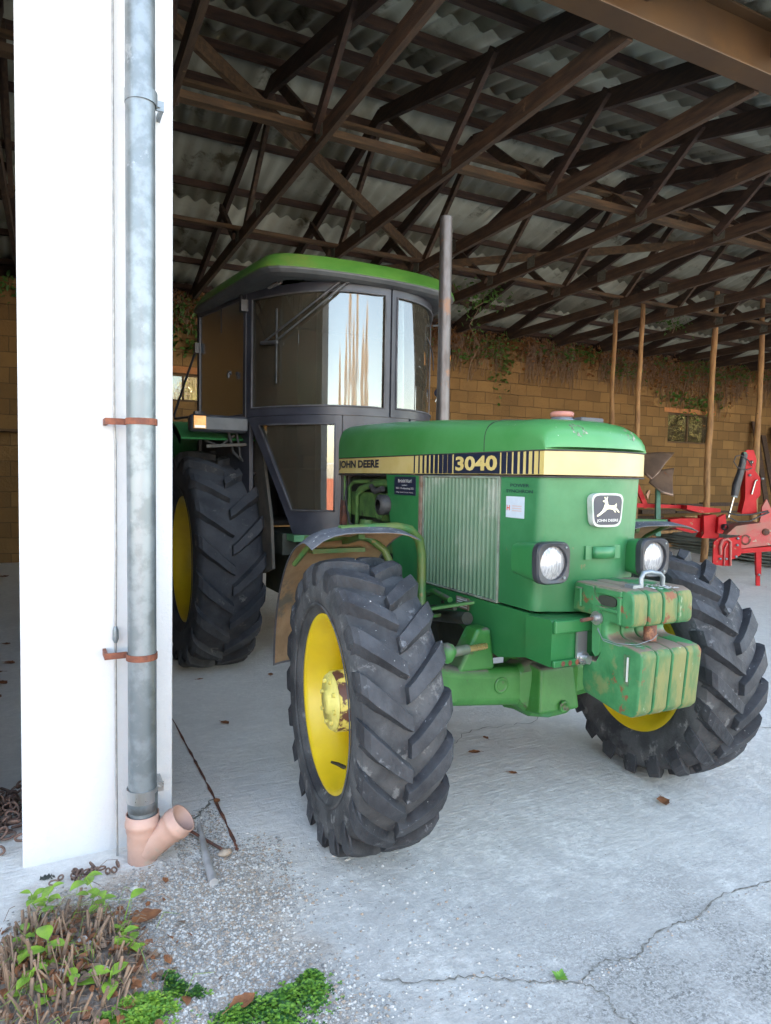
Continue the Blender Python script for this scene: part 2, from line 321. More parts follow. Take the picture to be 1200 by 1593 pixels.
def ribbon(pts,wid,z=.003,jit=.01,sub=10,seed=1):
    rnd=random.Random(seed); P=[]
    for a,b in zip(pts[:-1],pts[1:]):
        for i in range(sub): P.append(Vector(a).lerp(Vector(b),i/sub))
    P.append(Vector(pts[-1])); b=MB(); L=[];n=len(P)
    for i,p in enumerate(P):
        t=(P[min(i+1,n-1)]-P[max(i-1,0)]).normalized(); s=Vector((-t.y,t.x)); q=p+s*rnd.uniform(-jit,jit); wd=wid*rnd.uniform(.25,1.3)*(1 if 0<i<n-1 else .2)
        L+= [(q.x+s.x*wd,q.y+s.y*wd,z+fz(q.y)),(q.x-s.x*wd,q.y-s.y*wd,z+fz(q.y))]
    b.add(L,[(2*i,2*i+1,2*i+3,2*i+2) for i in range(n-1)]); return b
crackm=M('crack_dirt',(.10,.09,.075),(.26,.24,.205),60,.95)
cb=ribbon([(2.9,1.70),(2.464,1.58),(2.2,1.60),(2.0,1.549),(1.85,1.56),(1.673,1.497),(1.55,1.53),(1.439,1.487),(1.30,1.56),(1.15,1.655),(1.0,1.70),(.9,1.76)],.0032,seed=3,jit=.008)
c2=ribbon([(1.44,1.487),(1.47,1.42),(1.44,1.36),(1.459,1.308),(1.50,1.2)],.003,seed=4,jit=.008)
c3=ribbon([(3.776,2.75),(4.1,2.55),(4.6,2.3)],.006,seed=5); c4=ribbon([(3.35,3.6),(2.7,3.3),(2.3,3.35),(1.9,3.1),(1.75,3.12)],.003,seed=6,jit=.02)
for q in (c2,c3,c4): cb.add(q.v,q.f)
cb.build('concrete_cracks',crackm,kind='structure')
jn=ribbon([(.727,4.4),(.726,3.6),(.722,3.17),(.709,2.70),(.70,2.62)],.0065,z=.006,jit=.0015,seed=8)
jn.build('expansion_joint_strip',rust,label='brown rotting joint strip set in the concrete floor beside the pillar',cat='joint strip')
j2=ribbon([(.50,3.02),(.60,2.96),(.72,3.12)],.006,z=.005,jit=.012,seed=9).build('broken_edge',crackm,kind='structure')

# pebbles
def pebbles():
    mbs=MB(); rnd=random.Random(11)
    def peb(x,y,s,m):
        a=rnd.uniform(0,6.28); h=s*rnd.uniform(.45,.8); r=[s*rnd.uniform(.6,1.1) for _ in range(5)]
        v=[(x+r[i]*math.cos(a+i*1.257),y+r[i]*math.sin(a+i*1.257),fz(y)+h*.25) for i in range(5)]+[(x+rnd.uniform(-.3,.3)*s,y+rnd.uniform(-.3,.3)*s,fz(y)+h)]
        v+=[(p[0],p[1],-.002) for p in v[:5]]
        mbs.add(v,[(i,(i+1)%5,5) for i in range(5)]+[(i,6+i,6+(i+1)%5,(i+1)%5) for i in range(5)],m)
    n=0
    while n<24000:
        x=rnd.uniform(-.1,1.35); y=rnd.uniform(1.45,3.05)
        q=mnoise.noise(Vector((x*3.3,y*3.3,0)))*.22; q2=mnoise.noise(Vector((x*9,y*9,4)))
        d=min(1,max(0,(.86-x+q)/.25))*min(1,max(0,(2.72-y+q+(.35 if .48<x<.71 else 0))/.2))*min(1,max(0,(x+.02)/.1))
        d=max(d,.035 if y<2.6 else 0)*(.55+.6*max(0,q2+.4))
        if rnd.random()>d: continue
        s=rnd.choice((.0025,.0032,.004,.0045,.0055,.007)) * rnd.uniform(.8,1.25)
        peb(x,y,s,rnd.choice((0,0,1,1,2))); n+=1
    for i in range(700):
        x=rnd.uniform(.9,3.2);y=rnd.uniform(1.2,2.7); peb(x,y,rnd.uniform(.0015,.0035),rnd.choice((0,1,1,2)))
    for a,b in zip([(2.464,1.58),(2.0,1.549),(1.673,1.497),(1.439,1.487)],[(2.0,1.549),(1.673,1.497),(1.439,1.487),(1.15,1.655)]):
        for i in range(45):
            t=rnd.random(); peb(a[0]+(b[0]-a[0])*t+rnd.gauss(0,.012),a[1]+(b[1]-a[1])*t+rnd.gauss(0,.01),rnd.uniform(.002,.005),rnd.choice((0,1,2)))
    mbs.build('gravel',[stoneA,stoneB,stoneC],kind='stuff',label='fine pale gravel strewn over the ground round the white pillar')
pebbles()
def stone(name,loc,s,m,label,cat='stone'):
    b=MB(); rnd=random.Random(int(loc[0]*1000)); n=10
    vs=[];
    for j in range(5):
        ph=-PI/2+PI*j/4
        for i in range(n):
            a=2*PI*i/n; k=.85+.25*rnd.random(); vs.append((loc[0]+s[0]*math.cos(ph)*math.cos(a)*k,loc[1]+s[1]*math.cos(ph)*math.sin(a)*k,loc[2]+s[2]*(1+math.sin(ph))*k))
    b.add(vs,[(j*n+i,j*n+(i+1)%n,(j+1)*n+(i+1)%n,(j+1)*n+i) for j in range(4) for i in range(n)],0,True)
    return b.build(name,m,loc=loc,label=label,cat=cat)
stone('stone',(.649,2.62,0),(.03,.022,.014),stoneC,'small tan stone at the end of the floor joint')
stone('stone',(.30,2.53,0),(.016,.014,.010),stoneA,'small pale stone on the gravel just in front of the clay drain pipe')

# ================================================================== SHED
sx0,sx1=-7.5,19.5; WY=10.4
def blockmat():
    m,n,l=node_env('tan_block_masonry'); b=n['Principled BSDF']; b.inputs['Roughness'].default_value=.92; b.inputs['Specular IOR Level'].default_value=.2
    tc=n.new('ShaderNodeTexCoord'); s=n.new('ShaderNodeSeparateXYZ'); l.new(tc.outputs['Object'],s.inputs[0])
    ad=n.new('ShaderNodeMath'); l.new(s.outputs[0],ad.inputs[0]); l.new(s.outputs[1],ad.inputs[1])
    c=n.new('ShaderNodeCombineXYZ'); l.new(ad.outputs[0],c.inputs[0]); l.new(s.outputs[2],c.inputs[1])
    t0=n.new('ShaderNodeTexNoise'); t0.inputs['Scale'].default_value=3; l.new(tc.outputs['Object'],t0.inputs['Vector'])
    vm=n.new('ShaderNodeVectorMath'); vm.operation='MULTIPLY_ADD'; vm.inputs[1].default_value=(.03,.03,.03); l.new(t0.outputs['Color'],vm.inputs[0]); l.new(c.outputs[0],vm.inputs[2])
    br=n.new('ShaderNodeTexBrick'); br.inputs['Scale'].default_value=1; br.inputs['Brick Width'].default_value=.37; br.inputs['Row Height'].default_value=.205; br.inputs['Mortar Size'].default_value=.006; br.inputs['Mortar Smooth'].default_value=.3; br.inputs['Bias'].default_value=0
    br.inputs['Color1'].default_value=(.245,.142,.056,1); br.inputs['Color2'].default_value=(.150,.085,.034,1); br.inputs['Mortar'].default_value=(.095,.060,.030,1); l.new(vm.outputs[0],br.inputs['Vector'])
    t=n.new('ShaderNodeTexNoise'); t.inputs['Scale'].default_value=1.4; t.inputs['Detail'].default_value=10; l.new(tc.outputs['Object'],t.inputs['Vector'])
    mr=n.new('ShaderNodeMapRange'); mr.inputs[1].default_value=.35; mr.inputs[2].default_value=.7; mr.inputs[3].default_value=0; mr.inputs[4].default_value=.6; l.new(t.outputs['Fac'],mr.inputs[0])
    mx=n.new('ShaderNodeMix'); mx.data_type='RGBA'; l.new(mr.outputs[0],mx.inputs[0]); l.new(br.outputs['Color'],mx.inputs[6]); mx.inputs[7].default_value=(.11,.068,.032,1); l.new(mx.outputs[2],b.inputs['Base Color'])
    t2=n.new('ShaderNodeTexNoise'); t2.inputs['Scale'].default_value=30; t2.inputs['Detail'].default_value=6; l.new(tc.outputs['Object'],t2.inputs['Vector'])
    h=n.new('ShaderNodeMath'); h.operation='MULTIPLY_ADD'; h.inputs[1].default_value=-1.6; l.new(br.outputs['Fac'],h.inputs[0]); l.new(t2.outputs['Fac'],h.inputs[2])
    bp=n.new('ShaderNodeBump'); bp.inputs['Strength'].default_value=.8; bp.inputs['Distance'].default_value=.012; l.new(h.outputs[0],bp.inputs['Height']); l.new(bp.outputs[0],b.inputs['Normal']); return m
blk=blockmat()
def wall_with_holes(x0,x1,y0,y1,z0,z1,holes,b):
    x=x0
    for (a,c,d,e) in sorted(holes):
        b.bx(x,a,y0,y1,z0,z1); b.bx(a,c,y0,y1,z0,d); b.bx(a,c,y0,y1,e,z1); x=c
    b.bx(x,x1,y0,y1,z0,z1)
wt=thing('block_wall',(6,WY,0),'long tan concrete block wall closing the back of the shed','wall')
b=MB(); holes=[(1.60,2.28,2.55,2.96),(11.99,13.35,2.33,2.97)]
wall_with_holes(sx0,sx1,WY,WY+.24,-.05,4.02,holes,b); b.build('wall',blk,wt); MB().bx(sx0,sx1,WY+.12,WY+.16,4.021,4.33).build('eave_light_stop',purl,wt)  # strip above the wall top added to stop light leaking under the roof
b=MB()
for (a,c,d,e) in holes: b.bx(a-.12,c+.12,WY-.004,WY+.05,e+.003,e+.10)
b.build('lintel',M('red_clay_lintel',(.42,.17,.06),(.30,.13,.05),9,.9,bump=.3),wt)
for (a,c,d,e) in holes:
    f=MB(); t=.035
    for q in ((a,a+t,d,e),(c-t,c,d,e),(a+t,c-t,d,d+t),(a+t,c-t,e-t,e),((a+c)/2-.014,(a+c)/2+.014,d+t,e-t)): f.bx(q[0],q[1],WY+.06,WY+.10,q[2],q[3])
    fo=f.build('window',woodx,wt); MB().bx(a+t,c-t,WY+.078,WY+.083,d+t,e-t).build('pane',wglass if a<5 else wglass2,fo)
ew=MB(); ew.bx(sx1,sx1+.24,3.3,WY+.24,-.05,5.0); ew.build('side_wall',blk,loc=(sx1,7,0),label='tan block end wall at the far right end of the shed',cat='wall')
bwl=MB()  # boards added out of view so the cab glass mirrors a dark bay
for i in range(48): bwl.bx(sx0+i*.15,sx0+i*.15+.146,3.02+.004*(i%2),3.045+.004*(i%2),.02,3.98)
bwl.build('reflection_board_wall',wood,loc=(-4,3.03,0),label='added vertical board wall closing the left bay, put in for its dark reflection in the cab glass',cat='board wall')
ew=MB(); ew.bx(sx0-.24,sx0,2.95,WY+.24,-.05,5.0); ew.build('side_wall',blk,loc=(sx0,7,0),label='tan block end wall closing the left end of the shed',cat='wall')

# roof: corrugated sheets and purlins
sheetm=M('grey_fibre_cement',(.37,.37,.30),(.245,.245,.195),1.1,.9,bump=.2,bscale=30,spots=[((.085,.075,.045),2.3,.55,.14),((.33,.33,.28),7,.66,.08)])
RY,RZ,SL=6.4,5.20,.25
rt=thing('corrugated_roof',(6,RY,5.2),'grey corrugated fibre cement roof of the open shed','roof')
def slope(y0,y1,name):
    b=MB(); rows=4; per=.177; nx=int((sx1-sx0+1)/per*6); sgn=1 if y1>RY else -1
    for k in range(rows):
        a=y0+(y1-y0)*k/rows; c=y0+(y1-y0)*(k+1)/rows+(.12 if k<rows-1 and sgn<0 else 0); 
        if sgn>0 and k>0: a-=.12
        lift=.014*((rows-1-k) if sgn>0 else k)
        vs=[]
        for t in (0,1):
            y=a+(c-a)*t
            for i in range(nx+1):
                x=sx0-.5+i*per/6; ph=2*PI*x/per; vs.append((x,y,RZ-SL*abs(y-RY)+.108+lift+.027*math.sin(ph)+(.006 if (t==1)==(sgn>0) else 0)))
        b.add(vs,[(i,i+1,nx+2+i,nx+1+i) for i in range(nx)],0,True)
    o=b.build(name,sheetm,rt); m=o.modifiers.new('s','SOLIDIFY'); m.thickness=.006; return o
slope(2.15,RY-.02,'roof_slope'); slope(RY+.02,WY+.55,'roof_slope')
b=MB(); per=.177; nx=int((sx1-sx0+1)/per*6); prof=[(-.30,-.04),(-.06,.035),(.06,.035),(.30,-.04)]; vs=[]
for (dy,dz) in prof:
    for i in range(nx+1):
        x=sx0-.5+i*per/6; vs.append((x,RY+dy,RZ+.155+dz+(.024*math.sin(2*PI*x/per))))
b.add(vs,[(j*(nx+1)+i,j*(nx+1)+i+1,(j+1)*(nx+1)+i+1,(j+1)*(nx+1)+i) for j in range(3) for i in range(nx)],0,True); b.build('ridge_cap',sheetm,rt)
for y in (2.45,3.2,3.95,4.7,5.45,6.12,6.68,7.35,8.15,8.95,9.75,10.45):
    z=RZ-SL*abs(y-RY)+.038; b=MB(); b.bx(sx0-.3,sx1+.3,y-.027,y+.027,z-.035,z+.035); b.build('purlin',purl,rt)

# trusses
words={-3:'third roof truss to the left of the white pillar',-2:'second roof truss to the left of the white pillar',-1:'timber roof truss right behind the white pillar',
 0:'first full roof truss to the right of the pillar, over the tractor cab',1:'second roof truss right of the pillar, ending left of the exhaust',2:'third roof truss right of the pillar, its chord meeting the beam in the upper right'}
ordn=['first','second','third','fourth','fifth','sixth','seventh','eighth','ninth','tenth','eleventh','twelfth','thirteenth','fourteenth']
def skew(y): return .02*(y-3)
def make_truss(x0):
    t=thing('roof_truss',(x0,3,4.02),'x','roof truss','timber trusses carrying the shed roof')
    P=lambda y,z,dx=0:(x0+skew(y)+dx,y,z)
    b=MB(); b.bar(P(3.02,4.085),P(10.38,4.085),.045,.13); b.build('bottom_chord',wood,t)
    zt=lambda y: RZ-.072-SL*abs(y-RY)
    b=MB(); b.bar(P(2.35,zt(2.35)),P(RY,zt(RY)),.045,.145); b.build('top_chord',woodd,t)
    b=MB(); b.bar(P(RY,zt(RY),.001),P(10.9,zt(10.9),.001),.045,.145); b.build('top_chord',woodd,t)
    for (ya,za,yb,zb,dx,wd) in ((5.05,4.12,4.33,zt(4.33)+.05,-.045,.09),(5.10,4.12,6.30,zt(6.3),.046,.09),(7.62,4.12,6.50,zt(6.5),.046,.085),(7.68,4.12,8.35,zt(8.35)+.02,-.045,.08)):
        b=MB(); b.bar(P(ya,za,dx),P(yb,zb,dx),wd,.04,up=(1,0,0)); b.build('web',woodd if yb<6.45 and yb<6 else wood,t)
    for y in (5.02,6.75,7.62):
        b=MB(); b.bar(P(y-.07,4.115,-.028),P(y+.07,4.115,-.028),.004,.13); b.build('nail_plate',plate,t)
    return t
tr0=make_truss(1.93+1.125*-3)
for k in range(-3,14):
    t=tr0 if k==-3 else copy_tree(tr0)
    t.location=(1.93+1.125*k+random.uniform(-.01,.01),3,4.02)
    t['label']=words.get(k,'%s roof truss counted to the right from the white pillar'%ordn[k] if 0<=k<14 else '')
# bracing boards
def brd(p0,p1,w_,h_,label): 
    b=MB(); b.bar(p0,p1,w_,h_); b.build('bracing_board',woodx,loc=p0,label=label,cat='bracing board',group='boards bracing the roof trusses')
brd((-7,5.17,4.18),(19,5.17,4.18),.085,.055,'thick bracing board running across the truss chords above the cab')
brd((-7,5.60,4.50),(19,5.42,4.46),.07,.028,'thin upper bracing board just above the thick one across the trusses')
brd((-7,7.55,4.17),(19,7.55,4.17),.06,.04,'rear bracing board low across the trusses behind the cab roof')
brd((.85,5.05,4.62),(6.2,9.4,4.28),.04,.12,'diagonal board sloping down right behind the first trusses')
brd((4.2,8.6,4.33),(9.0,6.2,4.86),.04,.10,'diagonal board rising to the right behind the exhaust stack')

# steel beam
b=MB(); b.bx(sx0,sx1,2.85,3.0,4.02,4.034); b.bx(sx0,sx1,2.918,2.93,4.034,4.336); b.bx(sx0,sx1,2.85,3.0,4.336,4.35)
b.build('steel_beam',ibeam,loc=(6,2.9,4.02),label='long brown steel I-beam over the open front of the shed',cat='steel beam',bevel=.003)
# front pillar
b=MB(); b.bx(-.058,.49,2.86,3.28,-.02,4.018); pil=b.build('pillar',plaster,loc=(.2,3.05,0),label='wide white rendered pillar at the front of the shed',cat='pillar',bevel=.006)
b=MB(); b.bx(11.5,12.05,2.86,3.28,-.02,4.018); b.build('pillar',plaster,loc=(11.8,3.05,0),label='second white rendered pillar out at the right end of the beam',cat='pillar',bevel=.006)
# downpipe with its straps
dp=thing('downpipe',(.36,2.735,0),'galvanised round downpipe fixed to the white pillar','downpipe')
b=MB(); b.tube([(.357,2.735,.17),(.356,2.735,.9),(.353,2.735,1.7),(.351,2.735,4.2)],.0525,32); b.build('pipe',steel,dp)
def strap(z,m,left,right,h=.026):
    b=MB(); b.lathe([(-h/2,.0535),(-h/2,.0575),(h/2,.0575),(h/2,.0535)],(.355,2.735,z),(0,0,1),32,closed=True,smooth=False)
    if left: b.bx(.355-left,.305,2.768,2.775,z-h/2,z+h/2); b.bx(.355-left,.355-left+.012,2.775,2.86,z-h/2,z+h/2)
    if right: b.bx(.40,.355+right,2.758,2.768,z-.016,z+.02); b.bx(.355+right-.012,.355+right,2.768,2.86,z-.012,z+.012); b.cyl((.355+right-.02,2.75,z),(.355+right-.02,2.758,z),.008,8)
    b.build('strap',m,dp)
strap(1.69,rustlt,.125,.0,.024); strap(.80,rustlt,.13,.0,.024); strap(2.872,steel,.0,.085,.045); strap(.262,bulb,.0,.085,.05)
b=MB(); b.lathe([(-.035,.054),(-.035,.056),(.035,.056),(.035,.054)],(.357,2.735,.235),(0,0,1),32,closed=True); b.build('sleeve',steel,dp)
# clay coloured drain branch
dr=thing('drain_branch',(.357,2.735,0),'pale orange plastic Y-branch drain fitting under the downpipe','drain fitting')
b=MB(); prof=[(-.10,.056),(.10,.056),(.12,.062),(.135,.062),(.14,.066),(.155,.066),(.16,.062),(.185,.062),(.185,.0575),(.06,.0575)]
b.lathe(prof,(.357,2.735,0),(0,0,1),36); b.build('socket',orangepvc,dr)
ax=Vector((.135,-.07,.135)); b=MB(); b.lathe([(-.02,.053),(.09,.053),(.105,.058),(.122,.058),(.126,.062),(.142,.062),(.146,.058),(.17,.058),(.17,.052),(.05,.052)],(.385,2.72,.055),ax,36); b.lathe([(.0,.0),(.05,.052)],(.385,2.72,.055),ax,24); b.build('branch',orangepvc,dr)
# conductor
ld=thing('conductor_wire',(.27,2.84,0),'thin grey lightning conductor wire running down the white pillar','wire')
b=MB(); b.tube([(.268,2.84,4.1),(.268,2.842,2.6),(.269,2.838,1.72),(.2735,2.842,1.60),(.274,2.838,1.2),(.271,2.84,.86),(.272,2.84,.4),(.271,2.80,.0),(.270,2.79,-.04)],.0042,8); b.build('wire',M('dull_zinc',(.34,.34,.33),(.24,.24,.24),20,.5,.5),ld)
b=MB(); b.tube([(.271,2.838,.90),(.271,2.838,.885),(.271,2.838,.85),(.271,2.838,.835)],[.006,.011,.012,.006],10); b.build('connector',steel,ld)
b=MB(); b.tube([(.60,2.86,.02),(.575,2.60,.012),(.565,2.44,.012)],[.010,.016,.017],10); b.build('broken_pipe',M('grey_plastic_pipe',(.36,.34,.33),(.24,.23,.22),12,.7),loc=(.57,2.6,0),label='short broken grey pipe lying on gravel by the drain branch',cat='pipe')
b=MB(); b.tube([(.49,2.97,.03),(.58,2.78,.02),(.66,2.62,.012)],.006,6); b.build('iron_rod',rust,loc=(.57,2.8,0),label='thin rusty iron rod lying on the gravel behind the drain fitting',cat='rod')

# rustic poles
def rpole(x,y,z,r,label):
    rnd=random.Random(int(x*100)); b=MB(); P=[];Rr=[]
    for i in range(17):
        t=i/16; P.append((x+rnd.uniform(-.012,.012)+.02*math.sin(t*4+x),y+rnd.uniform(-.01,.01),fz(y)-.02+(z-fz(y))*t)); Rr.append(r*(1.1-.35*t)*rnd.uniform(.9,1.13))
    b.tube(P,Rr,10); b.build('wooden_pole',pole,loc=(x,y,fz(y)),label=label,cat='pole',group='thin wooden poles propping the roof')
rpole(8.62,8.62,4.35,.045,'leftmost of the four thin wooden roof props, nearest the tractor hood')
rpole(8.70,8.13,4.38,.045,'second thin wooden roof prop from the left, behind the nose of the hood')
rpole(10.22,7.98,4.72,.055,'third wooden prop from the left, left of the red plough tower')
rpole(11.4,7.94,4.74,.055,'rightmost wooden prop, rising behind the red plough tower')
# leaning boards and wood pile at the back wall
rnd=random.Random(5)
for i,(x,h) in enumerate(((14.6,2.9),(14.95,2.6),(15.3,2.8))):
    b=MB(); b.bar((x,9.7,fz(9.7)),(x+.1,10.33,h),.16,.03,up=(0,-1,0)); b.build('leaning_board',woodd if i%2 else purl,loc=(x,9.7,.2),label=['dark board leaning on the back wall, leftmost of three at the right edge','middle dark board of the three leaning on the back wall at the right edge','rightmost dark board leaning on the back wall'][i],cat='board')
pl=thing('wood_pile',(10.5,9.6,.23),'low pile of old pallets and planks stacked against the back wall','wood pile')
for j in range(7):
    z=fz(9.6)+.06+j*.13
    for q in range(5):
        x0=8.0+rnd.uniform(0,.5)+q*.95; b=MB(); yy=9.35+rnd.uniform(-.12,.2)
        b.bx(x0,x0+rnd.uniform(.7,1.2),yy,yy+.1,z-.05,z+rnd.uniform(-.02,.03)); b.build('plank',rnd.choice((woodx,wood,woodd,pole)),pl)
b=MB(); b.bar((9.75,8.95,fz(9)),(9.45,9.2,1.35),.09,.03,up=(0,-1,0)); b.build('leaning_plank',pole,loc=(9.7,9,.2),label='light slanting plank leaning on the wood pile left of the red plough',cat='plank')
st=MB(); rnd=random.Random(8)
for k in range(6):
    z=fz(7.5)+.03+k*.055
    for q in range(9):
        x0=10.95+.015*(k%3)+q*.14; y0_=6.55+rnd.uniform(-.2,.2)
        st.add([(x0,y0_,z),(x0+.04,y0_,z+.035),(x0+.09,y0_,z+.035),(x0+.13,y0_,z),(x0,9.8,z+.10),(x0+.04,9.8,z+.135),(x0+.09,9.8,z+.135),(x0+.13,9.8,z+.10)],[(0,1,5,4),(1,2,6,5),(2,3,7,6)])
    st.bx(10.93+.015*(k%3),10.95,6.7,9.8,z-.008,z+.012)
st.build('sheet_stack',M('grey_green_sheet',(.24,.27,.24),(.16,.18,.16),4,.6),loc=(11.5,8,.1),label='low stack of long grey profiled sheets on the floor behind the red plough',cat='sheet stack')
b=MB(); b.bx(-6,-.2,WY-.35,WY-.005,2.0,2.03); b.build('shelf',woodx,loc=(-2,WY,2),label='long plain shelf on the back wall seen left of the pillar',cat='shelf')

# ---------------------------------------------------------------- vegetation helpers
def leafmat(name,c1,c2,tr=.5):
    m=M(name,c1,c2,14,.6); n=m.node_tree.nodes;l=m.node_tree.links; o=[x for x in n if x.type=='OUTPUT_MATERIAL'][0]; b=n['Principled BSDF']
    t=n.new('ShaderNodeBsdfTranslucent'); t.inputs[0].default_value=(*[min(1,c*1.6) for c in c1],1); x=n.new('ShaderNodeMixShader'); x.inputs[0].default_value=tr; l.new(b.outputs[0],x.inputs[1]); l.new(t.outputs[0],x.inputs[2]); l.new(x.outputs[0],o.inputs[0]); return m
ivy1=leafmat('ivy_leaf',(.045,.12,.02),(.09,.17,.03),.3); ivy2=leafmat('dry_vine_leaf',(.22,.10,.03),(.14,.06,.02),.2); sunl=leafmat('sunlit_foliage',(.22,.26,.03),(.32,.27,.04),.5)
def rleaf(b,p,s,rnd,m=0,flat=0.0,n5=True):
    d=Vector((rnd.gauss(0,1),rnd.gauss(0,1),rnd.gauss(0,1)*(1-flat))).normalized(); q=d.orthogonal().normalized()
    if flat: 
        d=Vector((rnd.gauss(0,1),rnd.gauss(0,1),rnd.gauss(0,.25))).normalized(); q=Vector((rnd.gauss(0,.35),rnd.gauss(0,.35),1)).cross(d).normalized()
    nn=d.cross(q); p=Vector(p); c=.12*s
    b.add([p,p+d*s*.35+q*s*.33+nn*c,p+d*s*.75+q*s*.25+nn*c,p+d*s,p+d*s*.75-q*s*.25+nn*c,p+d*s*.35-q*s*.33+nn*c],[(0,1,2,3),(0,3,4,5)],m)
# dry vine curtain along the top of the back wall
rnd=random.Random(21); v=MB()
for i in range(3000):
    x=rnd.uniform(.8,16); dens=.5+.5*mnoise.noise(Vector((x*.9,3,0))); 
    if mnoise.noise(Vector((x*1.6,7,0)))<rnd.uniform(-.35,.25): continue
    z=4.0+rnd.uniform(-.06,.16); L=rnd.uniform(.12,.72)*(.5+dens) *(1.5 if 11.5<x<13.8 else 1); y=WY-rnd.uniform(.01,.12); P=[(x,y,z)]
    for k in range(3): x+=rnd.uniform(-.06,.06); z-=L/3; y=WY-rnd.uniform(.008,.05+.05*(2-k)); P.append((x,y,z))
    v.tube(P,.0045,3,0,False)
for i in range(6500):
    x=rnd.uniform(.8,16); z=4.04-abs(rnd.gauss(0,.24))*(1.6 if 11.3<x<14 else .85)+.06; rleaf(v,(x,WY-rnd.uniform(.02,.13),z),rnd.uniform(.04,.09),rnd,1)
for c in range(50):
    cx=rnd.uniform(1.0,16); cz=4.0-abs(rnd.gauss(0,.15)); 
    for i in range(34): rleaf(v,(cx+rnd.gauss(0,.20),WY-rnd.uniform(.03,.2),cz+rnd.gauss(0,.08)),rnd.uniform(.05,.10),rnd,2)
for (cx,cz,sxx,szz,nn) in ((2.25,3.75,.25,.16,150),(2.15,3.35,.28,.08,110),(2.5,3.3,.2,.07,80),(1.75,3.85,.2,.12,90),(12.9,3.15,.28,.12,120),(13.3,3.4,.15,.1,60),(7.6,3.45,.1,.2,60),(4.2,3.6,.2,.15,80),(-.5,3.9,.6,.1,120),(12.2,3.3,.3,.1,60)):
    for i in range(nn): rleaf(v,(cx+rnd.gauss(0,sxx),WY-rnd.uniform(.02,.12),cz+rnd.gauss(0,szz)),rnd.uniform(.05,.11),rnd,2)
v.build('wall_vines',[twig,ivy2,ivy1],kind='stuff',label='dry brown creeper and green ivy hanging over the top of the back wall')
def ivy(c,r,n,label,stem=None):
    t=thing('ivy_shoot',c,label,'ivy'); b=MB(); rn=random.Random(n)
    for i in range(n): rleaf(b,(c[0]+rn.gauss(0,r[0]),c[1]+rn.gauss(0,r[1]),c[2]+rn.gauss(0,r[2])),rn.uniform(.05,.10),rn)
    b.build('leaves',ivy1,t); b=MB(); P=[(c[0]+rn.uniform(-.1,.1),c[1]+.2,c[2]+.25)]+[(c[0]+rn.uniform(-.12,.12),c[1],c[2]+.2-k*(stem or .1)) for k in range(5)]; b.tube(P,.006,5); b.build('stem',twig,t)
ivy((5.75,8.4,4.15),(.20,.12,.10),150,'green ivy shoot hanging from the roof right of the exhaust stack')
ivy((3.95,9.9,3.95),(.16,.10,.22),170,'dark ivy clump at the wall top just right of the cab roof')
ivy((6.0,8.9,3.9),(.07,.1,.25),40,'thin trailing creeper strand hanging below the roof timbers',.28)
ivy((9.6,8.3,4.2),(.2,.1,.08),60,'small ivy patch between the roof timbers at the right')

def tree(name,x,y,h,r,lm,bm,nl,ls,label,cat,shape='round',group=None,seed=1):
    rn=random.Random(seed); t=thing(name,(x,y,0),label,cat,group); b=MB(); b.tube([(x,y,-.1),(x+.05,y,h*.4),(x,y+.05,h*.95)],[.02*h+.05,.012*h+.03,.02],8); 
    for i in range(26):
        a=rn.uniform(0,6.28); z=h*rn.uniform(.15,.9); L=r*rn.uniform(.5,1)*(1-.5*z/h); k=1.6 if shape=='col' else .5
        b.tube([(x,y,z),(x+math.cos(a)*L*.5,y+math.sin(a)*L*.5,z+L*k*.6),(x+math.cos(a)*L*.9,y+math.sin(a)*L*.9,z+L*k*1.4)],[.03,.02,.008],5)
    b.build('trunk',bm,t); b=MB()
    cl=[(rn.gauss(0,.45),rn.gauss(0,.45),rn.uniform(.12,1)) for _ in range(40)]
    for i in range(nl):
        c=rn.choice(cl); z=h*(.1+.9*c[2]) ; rr=r*(math.sin(PI*min(1,.12+.86*c[2]))**.7)
        p=(x+c[0]*rr+rn.gauss(0,.16)*r,y+c[1]*rr+rn.gauss(0,.16)*r,z+rn.gauss(0,.05)*h)
        if shape=='col':
            a=Vector((rn.gauss(0,.15),rn.gauss(0,.15),1)).normalized(); q=Vector((rn.gauss(0,1),rn.gauss(0,1),0)).normalized(); pp=Vector(p); b.add([pp-q*.012,pp+q*.012,pp+a*ls+q*.005,pp+a*ls-q*.005],[(0,1,2,3)])
        else: rleaf(b,p,ls*rn.uniform(.6,1.3),rn)
    b.build('crown',lm,t); return t
tree('hedge_tree',1.9,13.6,6.4,1.9,sunl,bark,9000,.24,'sunlit yellow-green tree outside the small left window','tree',seed=3)  # foliage behind the window; crown raised and thickened to keep direct sun out
tree('hedge_tree',16.0,14.2,6.4,2.2,sunl,bark,5200,.16,'sunlit autumn tree outside the right window','tree',seed=4)
for i,(x,y,h) in enumerate(((-11,-30,8.5),(-5.0,-33,10),(-1.0,-31,12.5),(2.6,-32,10),(6.0,-34,13),(10.5,-30,9),(15,-36,12))):
    tree('poplar_tree',x,y,h,2.1,poptw,bark,12000,.45,['bare poplar reflected at the left of the windscreen','tall bare poplar reflected left of the cab post','slim bare poplar mirrored in the middle of the windscreen','tallest bare poplar mirrored in the windscreen','bare poplar mirrored beside the dark post reflection','low bare poplar at the right of the yard','bare poplar at the far right of the yard'][i],'poplar','col',group='poplars across the yard',seed=30+i)
bw=thing('garden_wall',(-9,-13,0),'red brick wall topped by a white fence, mirrored in the lower cab window','wall')
brm=M('red_brick',(.42,.13,.07),(.30,.09,.05),12,.9,bump=.3); b=MB(); b.bar((-16,-9,.7),(-3.0,-17,.7),.25,1.4); b.build('wall',brm,bw)
b=MB()
